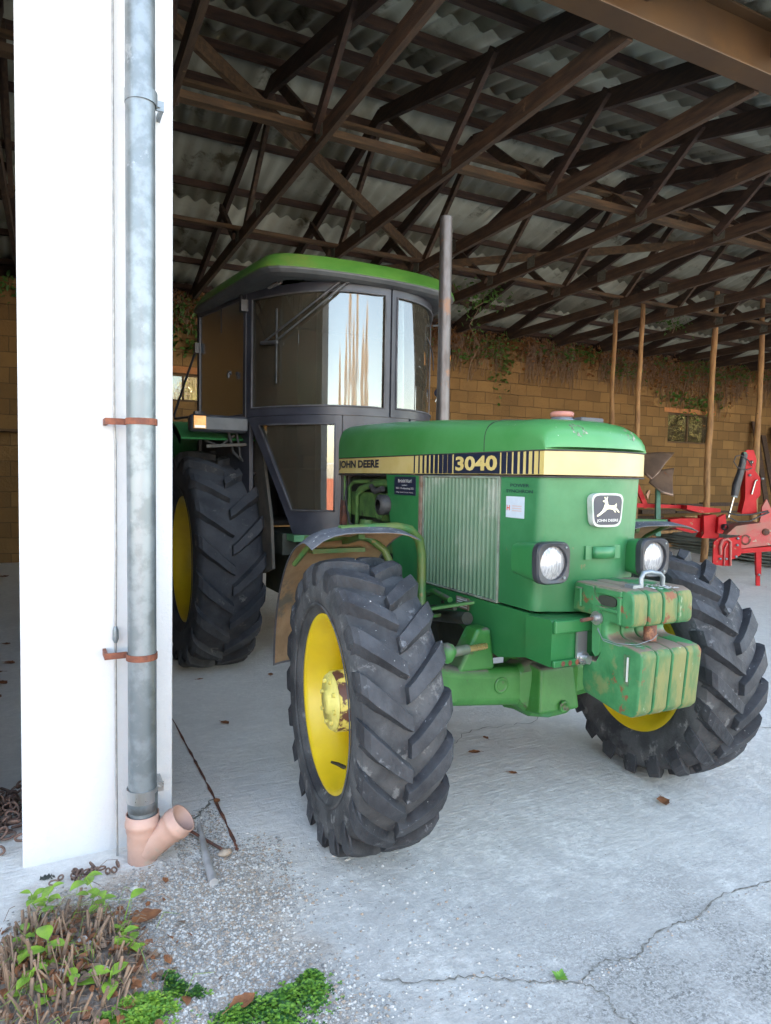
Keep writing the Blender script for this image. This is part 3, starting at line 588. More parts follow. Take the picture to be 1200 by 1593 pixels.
for i in range(40):
    t=i/39; b.bx(-16+13*t-.05,-16+13*t+.05,-9-8*t-.03,-9-8*t+.03,1.4,1.95)
b.bar((-16,-9,1.93),(-3,-17,1.93),.09,.06); b.build('fence',white,bw)
# ================================================================== TRACTOR
T=thing('tractor',(2.07,4.0,0),'old green and yellow farm tractor with a cab, parked nose-out in the shed','tractor')
XC=2.07
# ---- wheels (local frame: axle along X, +X is the outward side of the wheel)
def make_wheel(name,rad,wid,rimr,nlug,lugh,trm,lm,loc,rz,flip,dish,label=None):
    sg=-1 if flip else 1
    hw=wid/2
    wb=MB()
    rr=rimr
    # rim barrel and flanges
    prof=[(hw*.74,rr+.020),(hw*.80,rr+.022),(hw*.80,rr-.004),(hw*.70,rr-.012),(hw*.58,rr-.035),(hw*.40,rr-.045),(hw*.30,rr-.075),(-hw*.3,rr-.075),(-hw*.45,rr-.04),(-hw*.78,rr-.012),(-hw*.80,rr+.022)]
    wb.lathe([(sg*a,r) for a,r in prof],(0,0,0),(1,0,0),64,0)
    d=dish
    disc=[(d+.015,rr-.074),(d+.03,rr-.11),(d-.005,rr-.17),(d-.03,rr*.38),(d-.03,.02)]
    wb.lathe([(sg*a,r) for a,r in disc],(0,0,0),(1,0,0),48,0)
    wb.lathe([(sg*(a-.014),r) for a,r in disc],(0,0,0),(1,0,0),48,0)
    W=wb.build(name,yellow,T,loc=loc,rz=rz,local=True,label=label)
    # tyre carcass
    tb=MB(); cr=rad-lugh
    half=[(hw*.72,rr+.002),(hw*.84,rr+.018),(hw*.95,rr+(cr-rr)*.25),(hw*1.0,rr+(cr-rr)*.5),(hw*.985,rr+(cr-rr)*.72),(hw*.93,rr+(cr-rr)*.88),(hw*.82,cr-.012),(hw*.55,cr-.001),(hw*.28,cr+.003)]
    prof=half+[(0,cr+.004)]+[(-a,r) for a,r in reversed(half)]
    # bulge and squash at the contact patch
    n=96; k=len(prof); vs=[]
    for i in range(n):
        a=2*PI*i/n
        for (h,r) in prof: vs.append((h,math.cos(a)*r,math.sin(a)*r))
    tb.add(vs,[(i*k+q,i*k+q+1,((i+1)%n)*k+q+1,((i+1)%n)*k+q) for i in range(n) for q in range(k-1)],0,True)
    tb.lathe([(sg*hw*.955,rr+(cr-rr)*.22),(sg*(hw*.965+.004),rr+(cr-rr)*.25),(sg*(hw*.975+.004),rr+(cr-rr)*.27),(sg*hw*.975,rr+(cr-rr)*.30)],(0,0,0),(1,0,0),72)
    # lugs
    sweep=.80*hw/rad+.06
    rnd=random.Random(int(rad*1000)+nlug)
    for side in (1,-1):
        for q in range(nlug):
            a0=2*PI*(q+(.5 if side<0 else 0))/nlug + rnd.uniform(-.006,.006)
            N=9; top=[];bot=[]
            path=[(-.03,0.0),(.12,.10),(.32,.27),(.52,.45),(.72,.62),(.88,.78),(.985,.90),(1.02,.97),(1.01,1.02)]
            zz=[0,0,0,0,-.002,-.006,-.020,-.050,-.085]
            for j,(s_,t_) in enumerate(path):
                x=side*hw*s_; aa=a0-sweep*t_*1.02; w2=(.025+.012*min(1,j/4))*(rad/.6)**.5; 
                rt=rad+zz[j]*(rad/.6)- .010*s_*s_
                if j==0: rt-=.004
                if j>=7: rt=min(rt,rad-.05*(rad/.6)*(j-6))
                rb=cr-.012+ (zz[j] if j>=6 else 0)-(0.02 if j>=6 else 0)
                if j>=7: 
                    xb=x*.93
                else: xb=x
                # width measured along the circumference; leading face steeper
                row=[]
                for (dw,rq,xx) in ((-w2*1.55,rb,xb),(-w2,rt,x),(w2,rt,x),(w2*1.55,rb,xb)):
                    an=aa+dw/rad; row.append((xx,math.cos(an)*rq,math.sin(an)*rq))
                top.append(row)
            vs=[p for row in top for p in row]; fs=[]
            for j in range(N-1):
                for c in range(3): fs.append((j*4+c,j*4+c+1,(j+1)*4+c+1,(j+1)*4+c))
            fs+= [(3,2,1,0),((N-1)*4,(N-1)*4+1,(N-1)*4+2,(N-1)*4+3)]
            if side<0: fs=[f[::-1] for f in fs]
            tb.add(vs,fs,1)
    # flatten a little where the tyre stands
    zmin=-(loc[2]-.001)
    tb.v=[(x*(1+.05*max(0,(-z-rad*.80)/(rad*.2))) if z<0 else x,y,max(z,zmin)) for x,y,z in tb.v]
    ty=tb.build('tyre',[trm,lm],W,loc=loc,local=True,bevel=None); ty.location=(0,0,0)
    m=ty.modifiers.new('b','BEVEL'); m.width=.009; m.segments=2; m.limit_method='ANGLE'; m.angle_limit=R(38)
    return W
# front wheels: steered a little towards the pillar
FR=.585
STEER=R(-5.5)
wl=make_wheel('front_wheel',FR,.335,.345,20,.042,rubber,lugm,(1.176,2.545,FR-.004),STEER,True,-.055)
wr=make_wheel('front_wheel',FR,.345,.345,20,.042,rubber,lugm,(2.872,2.54,FR-.010),STEER,False,-.055)
def hub(W,sg,rimd):
    h=MB(); h.lathe([(sg*(rimd-.05),.128),(sg*(rimd+.135),.122),(sg*(rimd+.14),.108)],(0,0,0),(1,0,0),32,0)
    h.lathe([(sg*(rimd+.14),.116),(sg*(rimd+.15),.112),(sg*(rimd+.152),.05),(sg*(rimd+.165),.045),(sg*(rimd+.165),.0)],(0,0,0),(1,0,0),32,1)
    for i in range(8):
        a=2*PI*i/8+.2; c=Vector((sg*(rimd+.15),math.cos(a)*.088,math.sin(a)*.088)); h.cyl(c,c+Vector((sg*.012,0,0)),.010,6,1)
    for i in range(8):
        a=2*PI*i/8; c=Vector((sg*(rimd-.03),math.cos(a)*.165,math.sin(a)*.165)); h.cyl(c,c+Vector((sg*.02,0,0)),.014,6,2)
    o=h.build('hub',[hubm,pale,yellow],W,loc=(0,0,0),local=True); o.location=(0,0,0)
    v=MB(); v.tube([(sg*(.06),-.03,-.27),(sg*.09,-.035,-.25),(sg*.12,-.04,-.235)],[.009,.008,.005],8); o=v.build('valve',blackhose,W,local=True); o.location=(0,0,0)
hub(wl,-1,-.03); hub(wr,1,-.03)
RR=.842
for x,fl in ((1.20,True),(2.94,False)):
    W=make_wheel('rear_wheel',RR,.475,.475,19,.050,rubr,rubr,(x,5.44,RR-.004),0,fl,-.05)
    hb=MB(); sg=-1 if fl else 1; hb.lathe([(sg*-.08,.16),(sg*.05,.15),(sg*.06,.05),(sg*.10,.045),(sg*.10,0)],(0,0,0),(1,0,0),32); o=hb.build('hub',yellow,W,local=True); o.location=(0,0,0)

# ---- hood
def F(x): return 4.20+.62*(abs(x-XC)/.73)**2.8
HW=.2775
def loft(secs,b,m=0):
    n=len(secs[0]); vs=[p for s_ in secs for p in s_]
    b.add(vs,[(i*n+j,i*n+j+1,(i+1)*n+j+1,(i+1)*n+j) for i in range(len(secs)-1) for j in range(n-1)],m,True)
hb=MB(); secs=[]
def hsec(y,top,z0=1.619,w=HW):
    P=[]
    for i in range(33):
        t=PI*i/32; c,s_=math.cos(t),math.sin(t); e=2/4.2
        P.append((XC-w*math.copysign(abs(c)**e,c),y,z0+(top-z0)*abs(s_)**e))
    return P
nose=lambda x,y:y
for s_ in (0.0,.02,.06,.14,.28,.5,.75,1.0):
    y=2.12+.30*s_; h=.142*(1-(1-s_)**2.8)**(1/2.8) if s_>0 else .01
    P=hsec(y,1.619+max(h,.012)); 
    P=[(p[0],p[1]+.055*((p[0]-XC)/HW)**2*(1-s_)-.03*(1-s_),p[2]) for p in P]
    secs.append(P)
for y,top in ((2.7,1.778),(3.1,1.806),(3.6,1.828),(4.0,1.838),(4.25,1.84)): secs.append(hsec(y,top))
loft(secs,hb)
p0=secs[0]; hb.add(p0,[list(range(33))[::-1]],0)
H_=hb.build('hood',hoodg,T)
# seam line and cap
sm=MB(); q=[(x,y-.0,z+.0012) for x,y,z in hsec(2.56,1.771,w=HW+.0008)]; sm.tube(q,.0016,4); sm.build('seam',seal,H_)
cp=MB(); cp.lathe([(-.02,.06),(.005,.06),(.008,.05),(.016,.045)],(XC,2.37,1.758),(0,0,1),28,0); cp.lathe([(.012,.036),(.014,.050),(.030,.052),(.036,.044),(.040,.0)],(XC,2.37,1.762),(0,0,1),28,1)
cp.build('radiator_cap',[steel,M('faded_red_cap',(.38,.16,.12),(.28,.11,.09),15,.6)],T)
MB().bx(XC+.03,XC+.16,2.28,2.50,1.745,1.772).build('hood_vent',visor,T,bevel=.006)
# round scuffs left by old stickers
for (x,z) in ((1.95,1.70),(2.235,1.695)):
    s2=MB(); yy=2.150+.055*((x-XC)/HW)**2-.03
    rn=random.Random(int(x*100))
    for k in range(26):
        a=rn.uniform(0,6.28); rr_=.031*rn.uniform(.55,1); cx=x+math.cos(a)*rr_; cz=z+math.sin(a)*rr_*.9; s=rn.uniform(.002,.006)
        s2.add([(cx-s,2.0,cz-s*.6),(cx+s,2.0,cz-s),(cx+s*.7,2.0,cz+s),(cx-s*.8,2.0,cz+s*.7)],[(0,1,2,3)])
    o=s2.build('sticker_scuff',M('scuffed_decal',(.30,.30,.24),(.07,.11,.05),60,.7),H_)
    md=o.modifiers.new('w','SHRINKWRAP'); md.target=H_; md.wrap_method='PROJECT'; md.use_project_y=True; md.use_negative_direction=False; md.use_positive_direction=True; md.offset=.0012
# ---- stripe
bow=lambda x:.075*((x-XC)/HW)**2-.075      # plan bow of the nose
def frontgrid(z0,z1,y0,m,name,parent,yb=0.0,w=HW,n=16,mat_=None,dz=None):
    b=MB(); vs=[]
    for z,yo in ((z0,yb),(z1,0)):
        for i in range(n+1):
            x=XC-w+2*w*i/n; vs.append((x,y0+bow(x)+yo,z))
    b.add(vs,[(i,i+1,n+2+i,n+1+i) for i in range(n)],0,True); return b
b=MB(); nF=16
ring=[(XC-HW+.003,4.25)]+[(XC-(HW-.003)*(1-2*i/nF),2.152+bow(XC-(HW)*(1-2*i/nF))) for i in range(nF+1)]+[(XC+HW-.003,4.25)]
n=len(ring); vs=[(x,y,z) for z in (1.519,1.617) for x,y in ring]
fs=[(i,i+1,n+i+1,n+i) for i in range(n-1)]
b.add(vs,fs[:1]+fs[-1:],0); b.add(vs,fs[1:-1],1,True); b.add(vs,[list(range(n))[::-1],list(range(n,2*n))],2)
S_=b.build('stripe_band',[cream,creamf,darkm],T)
b=MB()
for z in (1.510,1.6165):
    P=[(x+(-.0015 if x<XC-.2 else .0015 if x>XC+.2 else 0),y-.001,z) for x,y in ring]; b.tube(P,.0035,5)
b.build('trim_line',seal,S_)
XS=XC-HW+.003-.0015
SX,SY=(0,-1,0),(0,0,1)
text('JOHN DEERE','lettering',navy,S_,(XS,4.225,1.538),SX,SY,width=.60,height=.062,bold=.04)
b=MB()
bars=[(3.200,.012),(3.150,.014),(3.104,.018),(3.060,.022),(3.018,.026),(2.975,.030),(2.932,.034),(2.890,.038),(2.846,.040)]
for y,w2 in bars: b.bx(XS-.0004,XS+.001,y-w2/2,y+w2/2,1.521,1.615)
b.bx(XS-.0004,XS+.001,2.443,2.812,1.521,1.615)
for y,w2 in ((2.414,.034),(2.374,.030),(2.333,.026),(2.293,.021),(2.255,.016),(2.218,.011),(2.182,.006)): b.bx(XS-.0004,XS+.001,y-w2/2,y+w2/2,1.521,1.615)
b.build('stripe_bars',navy,S_)
text('3040','model_number',cream,S_,(XS-.0008,2.795,1.534),SX,SY,width=.335,height=.068,bold=.035)
# ---- lower nose
b=MB(); zs=[.962,1.1,1.3,1.509]; secs=[]
for z in zs:
    k=(1.509-z)/.547; yf=2.150+.030*k; w=HW-.004; P=[(XC-w,2.432,z),(XC-w,2.30,z)]
    P+= [(XC-w+.045*(1-math.cos(R(a))),yf+.05-.05*math.sin(R(a)),z) for a in range(0,91,15)]
    P+= [(XC+t*(w-.05),yf+(-.07)*(1-t*t)*(1-.15*k),z) for t in (-.8,-.55,-.3,0,.3,.55,.8)]
    P+= [(XC+w-.045*(1-math.cos(R(a))),yf+.05-.05*math.sin(R(a)),z) for a in range(90,-1,-15)]
    P+=[(XC+w,2.30,z),(XC+w,3.12,z)]
    secs.append(P)
n=len(secs[0]); vs=[p for s_ in secs for p in s_]
b.add(vs,[(i*n+j,i*n+j+1,(i+1)*n+j+1,(i+1)*n+j) for i in range(3) for j in range(n-1)],0,True)
b.add(secs[0],[list(range(n))],0); b.add(secs[3],[list(range(n))[::-1]],0)
NOSE=b.build('nose_panel',noseg,T)
yfr=lambda x,z:2.150+.030*(1.509-z)/.547-.07*(1-((x-XC)/.2235)**2)*(1-.15*(1.509-z)/.547)
XN=XC-(HW-.004)
# side grille
gm=M('grille_green',(.075,.15,.085),(.14,.20,.14),2.5,.6,bump=.1,spots=[((.24,.27,.22),2.6,.52,.16),((.05,.05,.035),2.2,.64,.1)])
b=MB(); Y0,Y1=2.436,3.100; 
b.bx(XN+.006,XN+.012,Y0+.01,Y1-.01,.962,1.505)
nr=20
for i in range(nr):
    y=Y0+.022+(Y1-Y0-.044)*i/(nr-1); P=[]
    for z in (.966,1.500):
        for a in range(0,181,30): P.append((XN+.007-.012*math.sin(R(a)),y-.0085*math.cos(R(a)),z))
    b.add(P,[(j,j+1,8+j,7+j) for j in range(6)],0,True)
GR=b.build('side_grille',gm,T)
b=MB(); f_=.010
for q in ((Y0,Y0+f_,.955,1.510),(Y1-f_,Y1,.955,1.510),(Y0+f_,Y1-f_,.955,.955+f_),(Y0+f_,Y1-f_,1.510-f_,1.510)): b.bx(XN-.006,XN+.012,*q)
b.build('grille_frame',M('worn_grille_edge',(.20,.25,.19),(.12,.12,.10),12,.6),GR,bevel=.002)
# engine door
b=MB(); pts=[(3.512,1.512),(3.128,1.508),(3.118,.948),(3.385,.925)]
b.prism(pts,lambda u,v,d:(XN-.010+d,u,v),0,.014); DR=b.build('engine_door',green,T,bevel=.003)
b=MB(); b.bx(XN-.013,XN-.003,3.105,3.128,.95,1.508); b.build('door_edge',M('flaking_door_edge',(.20,.155,.12),(.15,.085,.055),30,.7),DR)
b=MB(); b.bx(XN-.0125,XN-.0103,3.165,3.405,1.402,1.502); SG=b.build('name_plate',navy,DR)
text('Brückl Karl','lettering',white,SG,(XN-.0127,3.285,1.470),SX,SY,height=.018,width=.15,align='CENTER',bold=.01)
text('Landwirt','lettering',white,SG,(XN-.0127,3.285,1.452),SX,SY,height=.009,width=.06,align='CENTER')
text('2051 Wolfpassing 252','lettering',white,SG,(XN-.0127,3.285,1.431),SX,SY,height=.013,width=.20,align='CENTER',bold=.01)
text('Allg. beeid. Sachv. 0256','lettering',white,SG,(XN-.0127,3.285,1.412),SX,SY,height=.008,width=.19,align='CENTER')
# stickers on the nose side
text('POWER','lettering',navy,NOSE,(XN-.0006,2.365,1.466),SX,SY,height=.014,width=.125,bold=.01)
text('SYNCHRON','lettering',navy,NOSE,(XN-.0006,2.392,1.442),SX,SY,height=.014,width=.175,bold=.01)
b=MB(); b.bx(XN-.0012,XN-.0004,2.268,2.392,1.336,1.426); ST=b.build('sticker',plastic,NOSE)
text('H','lettering',sredm,ST,(XN-.0014,2.386,1.366),SX,SY,height=.022,width=.022,bold=.03)
b=MB()
for i in range(3): b.bx(XN-.0016,XN-.0012,2.285+.0,2.35,1.364+.010*i,1.368+.010*i)
b.build('print',M('faint_red_print',(.52,.38,.36),None,5,.5),ST)
# emblem
EX,EZ=2.060,1.380; EY=yfr(EX,EZ)-.012
def sq(cx,cz,w,h,n=28,e=5,ey=0,taper=.08):
    P=[]
    for i in range(n):
        t=2*PI*i/n; c,s_=math.cos(t),math.sin(t); x=math.copysign(abs(c)**(2/e),c)*w; z=math.copysign(abs(s_)**(2/e),s_)*h; P.append((cx+x*(1+taper*z/h),cz+z))
    return P
b=MB(); b.prism(sq(EX,EZ,.082,.069),lambda u,v,d:(u,EY+d,v),-.008,.02); EM=b.build('emblem',M('pale_emblem_rim',(.40,.42,.40),(.28,.33,.28),20,.4),T,bevel=.003)
b=MB(); b.prism(sq(EX,EZ,.073,.060),lambda u,v,d:(u,EY+d,v),-.0095,-.007); b.build('plate',navy,EM)
deer=[(-.048,-.022),(-.036,-.014),(-.026,-.006),(-.020,.004),(-.016,.014),(-.013,.024),(-.022,.026),(-.024,.030),(-.014,.034),(-.018,.044),(-.014,.044),(-.010,.035),(-.006,.045),(-.002,.044),(-.005,.033),(-.002,.026),(.000,.016),(.012,.013),(.026,.013),(.034,.017),(.036,.022),(.039,.014),(.035,.007),(.044,-.002),(.052,-.012),(.047,-.013),(.038,-.004),(.030,-.002),(.036,-.012),(.031,-.012),(.022,-.002),(.008,.000),(-.004,-.001),(-.012,-.008),(-.022,-.014),(-.034,-.022),(-.046,-.027)]
b=MB(); b.prism([(EX+u*1.22,EZ+.004+v*1.12) for u,v in deer],lambda u,v,d:(u,EY+d,v),-.0108,-.0094); b.build('deer',M('emblem_cream',(.66,.62,.42),None,5,.5),EM)
text('JOHN DEERE','lettering',white,EM,(EX,EY-.0098,EZ-.050),(1,0,0),(0,0,1),height=.014,width=.115,align='CENTER',bold=.015)
# bracket under the emblem
b=MB(); bz=1.205
for x,w2 in ((2.000,.018),(2.155,.018)): 
    yy=yfr(x,bz); b.bx(x-w2,x+w2,yy-.006,yy+.006,bz-.028,bz+.028)
vs=[];N=10
for z in (bz-.024,bz+.024):
    for i in range(N+1):
        x=2.015+.125*i/N; vs.append((x,yfr(x,bz)-.006-.022*math.sin(PI*i/N)**.5,z))
b.add(vs,[(i,i+1,N+2+i,N+1+i) for i in range(N)],0,True)
o=b.build('front_bracket',noseg,T); m=o.modifiers.new('s','SOLIDIFY'); m.thickness=.004
# head lamps
def lamp(cx,cz,y,label):
    hb=MB(); P=sq(cx,cz,.078,.080,n=32,e=4.5,taper=.03)
    sec=[]
    for k,(dy,s_) in enumerate(((.15,.80),(.08,.90),(.02,.97),(.0,1.0))): sec.append([((u-cx)*s_+cx,y+dy,(v-cz)*s_+cz) for u,v in P])
    n=len(P); vs=[p for q in sec for p in q]; hb.add(vs,[(i*n+j,i*n+(j+1)%n,(i+1)*n+(j+1)%n,(i+1)*n+j) for i in range(3) for j in range(n)],0,True); hb.add(sec[0],[list(range(n))],0)
    L=hb.build('headlight',green,T)
    bz=MB(); rng=[(1.0,.0),(1.03,-.006),(1.03,-.030),(.97,-.040)]; sec=[[((u-cx)*s_+cx,y+dy,(v-cz)*s_+cz) for u,v in P] for s_,dy in rng]
    inner=[(cx+.066*math.cos(2*PI*i/n),y-.036,cz+.066*math.sin(2*PI*i/n)) for i in range(n)]; inn2=[(p[0],y-.018,p[2]) for p in inner]
    sec+= [inner,inn2]; vs=[p for q in sec for p in q]; bz.add(vs,[(i*n+j,i*n+(j+1)%n,(i+1)*n+(j+1)%n,(i+1)*n+j) for i in range(len(sec)-1) for j in range(n)],0,False)
    bz.cyl((cx+.050,y-.042,cz-.058),(cx+.050,y-.036,cz-.058),.006,10,1); bz.cyl((cx+.056,y-.042,cz+.060),(cx+.056,y-.036,cz+.060),.004,10,1)
    bz.build('lamp_bezel',[black,steel],L,bevel=.002)
    g_=MB(); n=32; vs=[(cx,y-.034,cz)];
    for r_ in (.2,.4,.6,.8,1.0):
        for i in range(n): vs.append((cx+.0665*r_*math.cos(2*PI*i/n),y-.020-.014*(1-r_*r_),cz+.0665*r_*math.sin(2*PI*i/n)))
    fs=[(0,1+(i+1)%n,1+i) for i in range(n)]+[(1+k*n+i,1+k*n+(i+1)%n,1+(k+1)*n+(i+1)%n,1+(k+1)*n+i) for k in range(4) for i in range(n)]
    g_.add(vs,fs,0,True); g_.build('lens',lens,L)
lamp(1.772,1.178,2.085,'l'); lamp(2.318,1.178,2.085,'r')

# ---- front frame and weight bracket
b=MB()
for sx in (-1,1):
    x=XC+sx*(HW-.018)
    pts=[(2.19,.950),(4.2,.950),(4.2,.70),(3.55,.70),(3.42,.80),(3.05,.845),(2.90,.80),(2.72,.80),(2.66,.765),(2.42,.72),(2.19,.775)]
    b.prism(pts,lambda u,v,d,x=x:(x+d,u,v),-.014,.014)
b.bx(XC-HW+.03,XC+HW-.03,2.16,2.22,.78,.95)
FRM=b.build('side_rail',green,T,bevel=.006)
b=MB(); 
for y,z,r_ in ((3.02,.905,.016),(2.88,.885,.008),(3.22,.90,.01)): b.cyl((XN-.012,y,z),(XN-.002,y,z),r_,14)
b.build('bolt',darkm,FRM)
b=MB(); b.bx(XC-HW-.0012,XC-HW+.003,2.655,2.762,.882,.938); pl_=b.build('serial_plate',M('worn_brass_plate',(.24,.19,.13),(.12,.10,.08),30,.5,.3),FRM)
b=MB(); 
for i in range(4): b.bx(XC-HW-.0022,XC-HW-.0010,2.665,2.752,.890+i*.011,.895+i*.011,0)
b.build('print',white,pl_)
text('JOHN DEERE','lettering',white,pl_,(XC-HW-.0016,2.755,.929),SX,SY,height=.007,width=.09)
# box ahead of the rails
b=MB()
pts=[(2.205,.948),(2.205,.775),(2.050,.772),(2.046,.945),(2.06,.956)]
b.prism(pts,lambda u,v,d:(XC+d,u,v),-.30,.30,0)
b.bx(XC-.30,XC+.30,2.026,2.046,.905,.957)
b.bx(XC-.30,XC+.30,2.030,2.046,.772,.800)
WB=b.build('weight_bracket',green,T,bevel=.006)
b=MB()
for x in (1.815,1.850,1.885): b.add([(x-.009+.003*math.cos(k),2.0282,.785+.010*math.sin(k*1.3)) if 0 else (x+.010*math.cos(k*PI/4),2.0285,.787+.011*math.sin(k*PI/4)) for k in range(8)],[list(range(8))],0)
b.build('rust_spots',rustlt,WB)
b=MB(); b.cyl((1.915,2.02,.800),(1.915,1.995,.800),.019,6); b.cyl((1.915,2.032,.800),(1.915,2.02,.800),.026,16); b.bx(1.885,1.935,2.030,2.040,.775,.93); b.build('bolt',[bulb],WB)

# ---- front weights: five cast slabs
def wprofile():
    return [(2.110,.975),(2.105,1.085),(2.090,1.098),(1.835,1.098),(1.800,1.085),(1.792,1.06),(1.792,.985),(1.800,.965),(1.835,.955),(1.905,.965),(1.922,.950),(1.922,.915),(1.905,.900),(1.80,.893),(1.755,.885),(1.742,.868),(1.760,.660),(1.785,.634),(1.85,.632),(2.03,.662),(2.045,.69),(2.045,.80),(1.975,.80),(1.960,.83),(1.960,.955),(1.975,.975)]
WX0=1.925; WT=.079
for i in range(4):
    x0=WX0+i*WT; b=MB(); pr=wprofile(); n=len(pr); g_=.002 if i!=1 else .004
    A_p=[(x0+g_,u,v) for u,v in pr]; B_p=[(x0+WT-g_,u,v) for u,v in pr]
    b.add(A_p+B_p,[list(range(n))[::-1],list(range(n,2*n))],0)
    for k in range(n): b.add([A_p[k],A_p[(k+1)%n],B_p[(k+1)%n],B_p[k]],[(0,1,2,3)],1 if k in (4,5,6,14,15,16) else 0)
    w_=b.build('front_weight',[wgreen,wface],T,label='outer front weight with the cast handle recess' if i==0 else None)
    bm_=__import__('bmesh').new(); bm_.from_mesh(w_.data); __import__('bmesh').ops.remove_doubles(bm_,verts=bm_.verts,dist=1e-5); bm_.to_mesh(w_.data); bm_.free()
    md=w_.modifiers.new('bevel','BEVEL'); md.width=.016; md.segments=3; md.limit_method='ANGLE'; md.angle_limit=R(30)
    for p in w_.data.polygons: p.use_smooth=True
    if i==0:
        e=MB()   # raised cast ribs on the near side, with the handle opening
        e.bx(x0-.010,x0+.004,1.845,1.975,1.068,1.092); e.bx(x0-.010,x0+.004,1.845,1.862,.965,1.068); e.bx(x0-.010,x0+.004,1.862,1.975,1.005,1.020)
        e.bx(x0-.010,x0+.004,1.962,1.978,.84,1.005) if 0 else None
        e.bx(x0-.010,x0+.004,2.052,2.062,1.0,1.075); e.bx(x0-.010,x0+.004,2.062,2.088,1.066,1.075)
        e.prism([(1.99,1.09),(1.975,1.05),(1.950,1.03),(1.945,.84),(1.965,.82),(1.985,.84),(1.988,1.02),(2.03,1.045),(2.04,1.09)],lambda u,v,d:(d,u,v),x0-.008,x0+.004)
        e.build('cast_rib',wgreen,w_,bevel=.004)
        h=MB(); h.prism(sq(1.917,1.044,.046,.020,n=20,e=3,taper=0),lambda u,v,d:(d,u,v),x0-.0035,x0+.004); h.build('handle_recess_shade',darkm,w_)  # flat dark plate painted as the shade inside the handle hollow
        h=MB(); h.prism([(1.800,.862),(1.828,.862),(1.826,.76),(1.805,.745)],lambda u,v,d:(d,u,v),x0-.001,x0+.004); h.build('tag_recess_shade',M('recess_shadow_green',(.03,.11,.04),(.10,.14,.08),30,.7),w_)  # flat plate tinted as the shade of a shallow recess
        h=MB(); h.bar((x0-.004,1.806,.855),(x0-.004,1.808,.765),.004,.006); h.build('paint_run',white,w_)
b=MB(); b.cyl((2.062,1.835,.90),(2.062,1.835,.965),.024,18); b.cyl((2.062,1.835,.50),(2.062,1.835,.60),.02,12) if 0 else None
HP=b.build('hitch_pin',rust,T)
b=MB(); px,py,pz=2.075,1.86,1.098
b.tube([(px-.04,py,pz-.02),(px-.042,py,pz+.035),(px-.03,py,pz+.055),(px+.0,py,pz+.058),(px+.055,py,pz+.048),(px+.072,py,pz+.035),(px+.072,py,pz-.02)],.0095,10); b.bx(px-.095,px-.055,py-.012,py+.03,pz,pz+.012); b.build('pin_handle',steel,HP)
b=MB(); b.cyl((WX0-.085,1.965,.968),(WX0-.004,1.965,.972),.0075,10,1); b.cyl((WX0-.012,1.965,.971),(WX0-.002,1.965,.971),.027,20,0); b.cyl((WX0-.03,1.965,.971),(WX0-.012,1.965,.971),.014,6,0); b.build('clamp_rod',[bulb,rust],T)
b=MB(); b.tube([(WX0-.01,1.955,.935),(WX0-.012,1.93,.90),(WX0-.006,1.86,.895),(WX0+.03,1.80,.90),(WX0+.1,1.79,.915),(WX0+.14,1.80,.93)],.0016,4); b.tube([(WX0-.011,1.955,.93),(WX0-.013,1.92,.893),(WX0-.004,1.85,.888),(WX0+.05,1.79,.895)],.0016,4); b.build('wire_tie',steel,T)
# flecks of droppings on the weights
b=MB(); rn=random.Random(9)
for i in range(70):
    x=rn.uniform(2.05,2.17); y=rn.uniform(1.80,1.90); s=rn.uniform(.0015,.006); z=1.0995
    b.add([(x-s,y-s,z),(x+s,y-s*.7,z),(x+s*.8,y+s,z+.0008),(x-s*.9,y+s,z)],[(0,1,2,3)])
b.build('dropping_flecks',white,T)

# ---- front axle
AY=2.50
b=MB()
def loftx(secs,m=0): # list of (x, yc, zc, hy, hz)
    vs=[];
    for x,yc,zc,hy,hz in secs:
        for (a,c) in ((-1,-.7),(-.7,-1),(.7,-1),(1,-.7),(1,.7),(.7,1),(-.7,1),(-1,.7)): vs.append((x,yc+a*hy,zc+c*hz))
    n=8; b.add(vs,[(i*n+j,i*n+(j+1)%n,(i+1)*n+(j+1)%n,(i+1)*n+j) for i in range(len(secs)-1) for j in range(n)],m,False)
    b.add(vs[:n],[list(range(n))[::-1]],m); b.add(vs[-n:],[list(range(n))],m)
loftx([(1.36,AY,.60,.075,.09),(1.46,AY,.625,.065,.10),(1.60,AY,.60,.062,.085),(1.80,AY,.575,.06,.085),(1.93,AY,.565,.065,.09),(1.99,AY,.55,.09,.13),(2.10,AY,.54,.10,.14),(2.21,AY,.54,.10,.135),(2.27,AY,.56,.065,.09),(2.70,AY,.59,.062,.085),(2.80,AY,.60,.075,.09)])
b.add([],[])
# tapered upright carrying the steering
for sx in (1,-1):
    xx=lambda x:XC+sx*(x-XC)
    b.hexa([(xx(1.60),AY-.055,.66),(xx(1.80),AY-.055,.66),(xx(1.80),AY+.055,.66),(xx(1.60),AY+.055,.66),(xx(1.705),AY-.05,.845),(xx(1.775),AY-.05,.845),(xx(1.775),AY+.05,.845),(xx(1.705),AY+.05,.845)])
b.hexa([(1.97,AY-.16,.46),(2.20,AY-.16,.46),(2.22,AY+.1,.42),(1.95,AY+.1,.42),(1.99,AY-.14,.66),(2.18,AY-.14,.66),(2.22,AY+.1,.70),(1.95,AY+.1,.70)])
AX=b.build('front_axle',castg,T,bevel=.016,segs=3)
b=MB(); b.lathe([(-.012,.034),(0,.038),(.004,.036),(.004,.024),(-.004,.022),(-.004,.0)],(1.83,AY-.062,.585),(0,-1,0),24); b.build('axle_boss',castg,AX); b=MB(); b.lathe([(-.012,.024),(0,.028),(.008,.026),(.008,.015),(.0,.014),(.0,.0)],(2.10,AY-.165,.485),(0,-1,0),24); b.build('axle_boss',castg,AX)
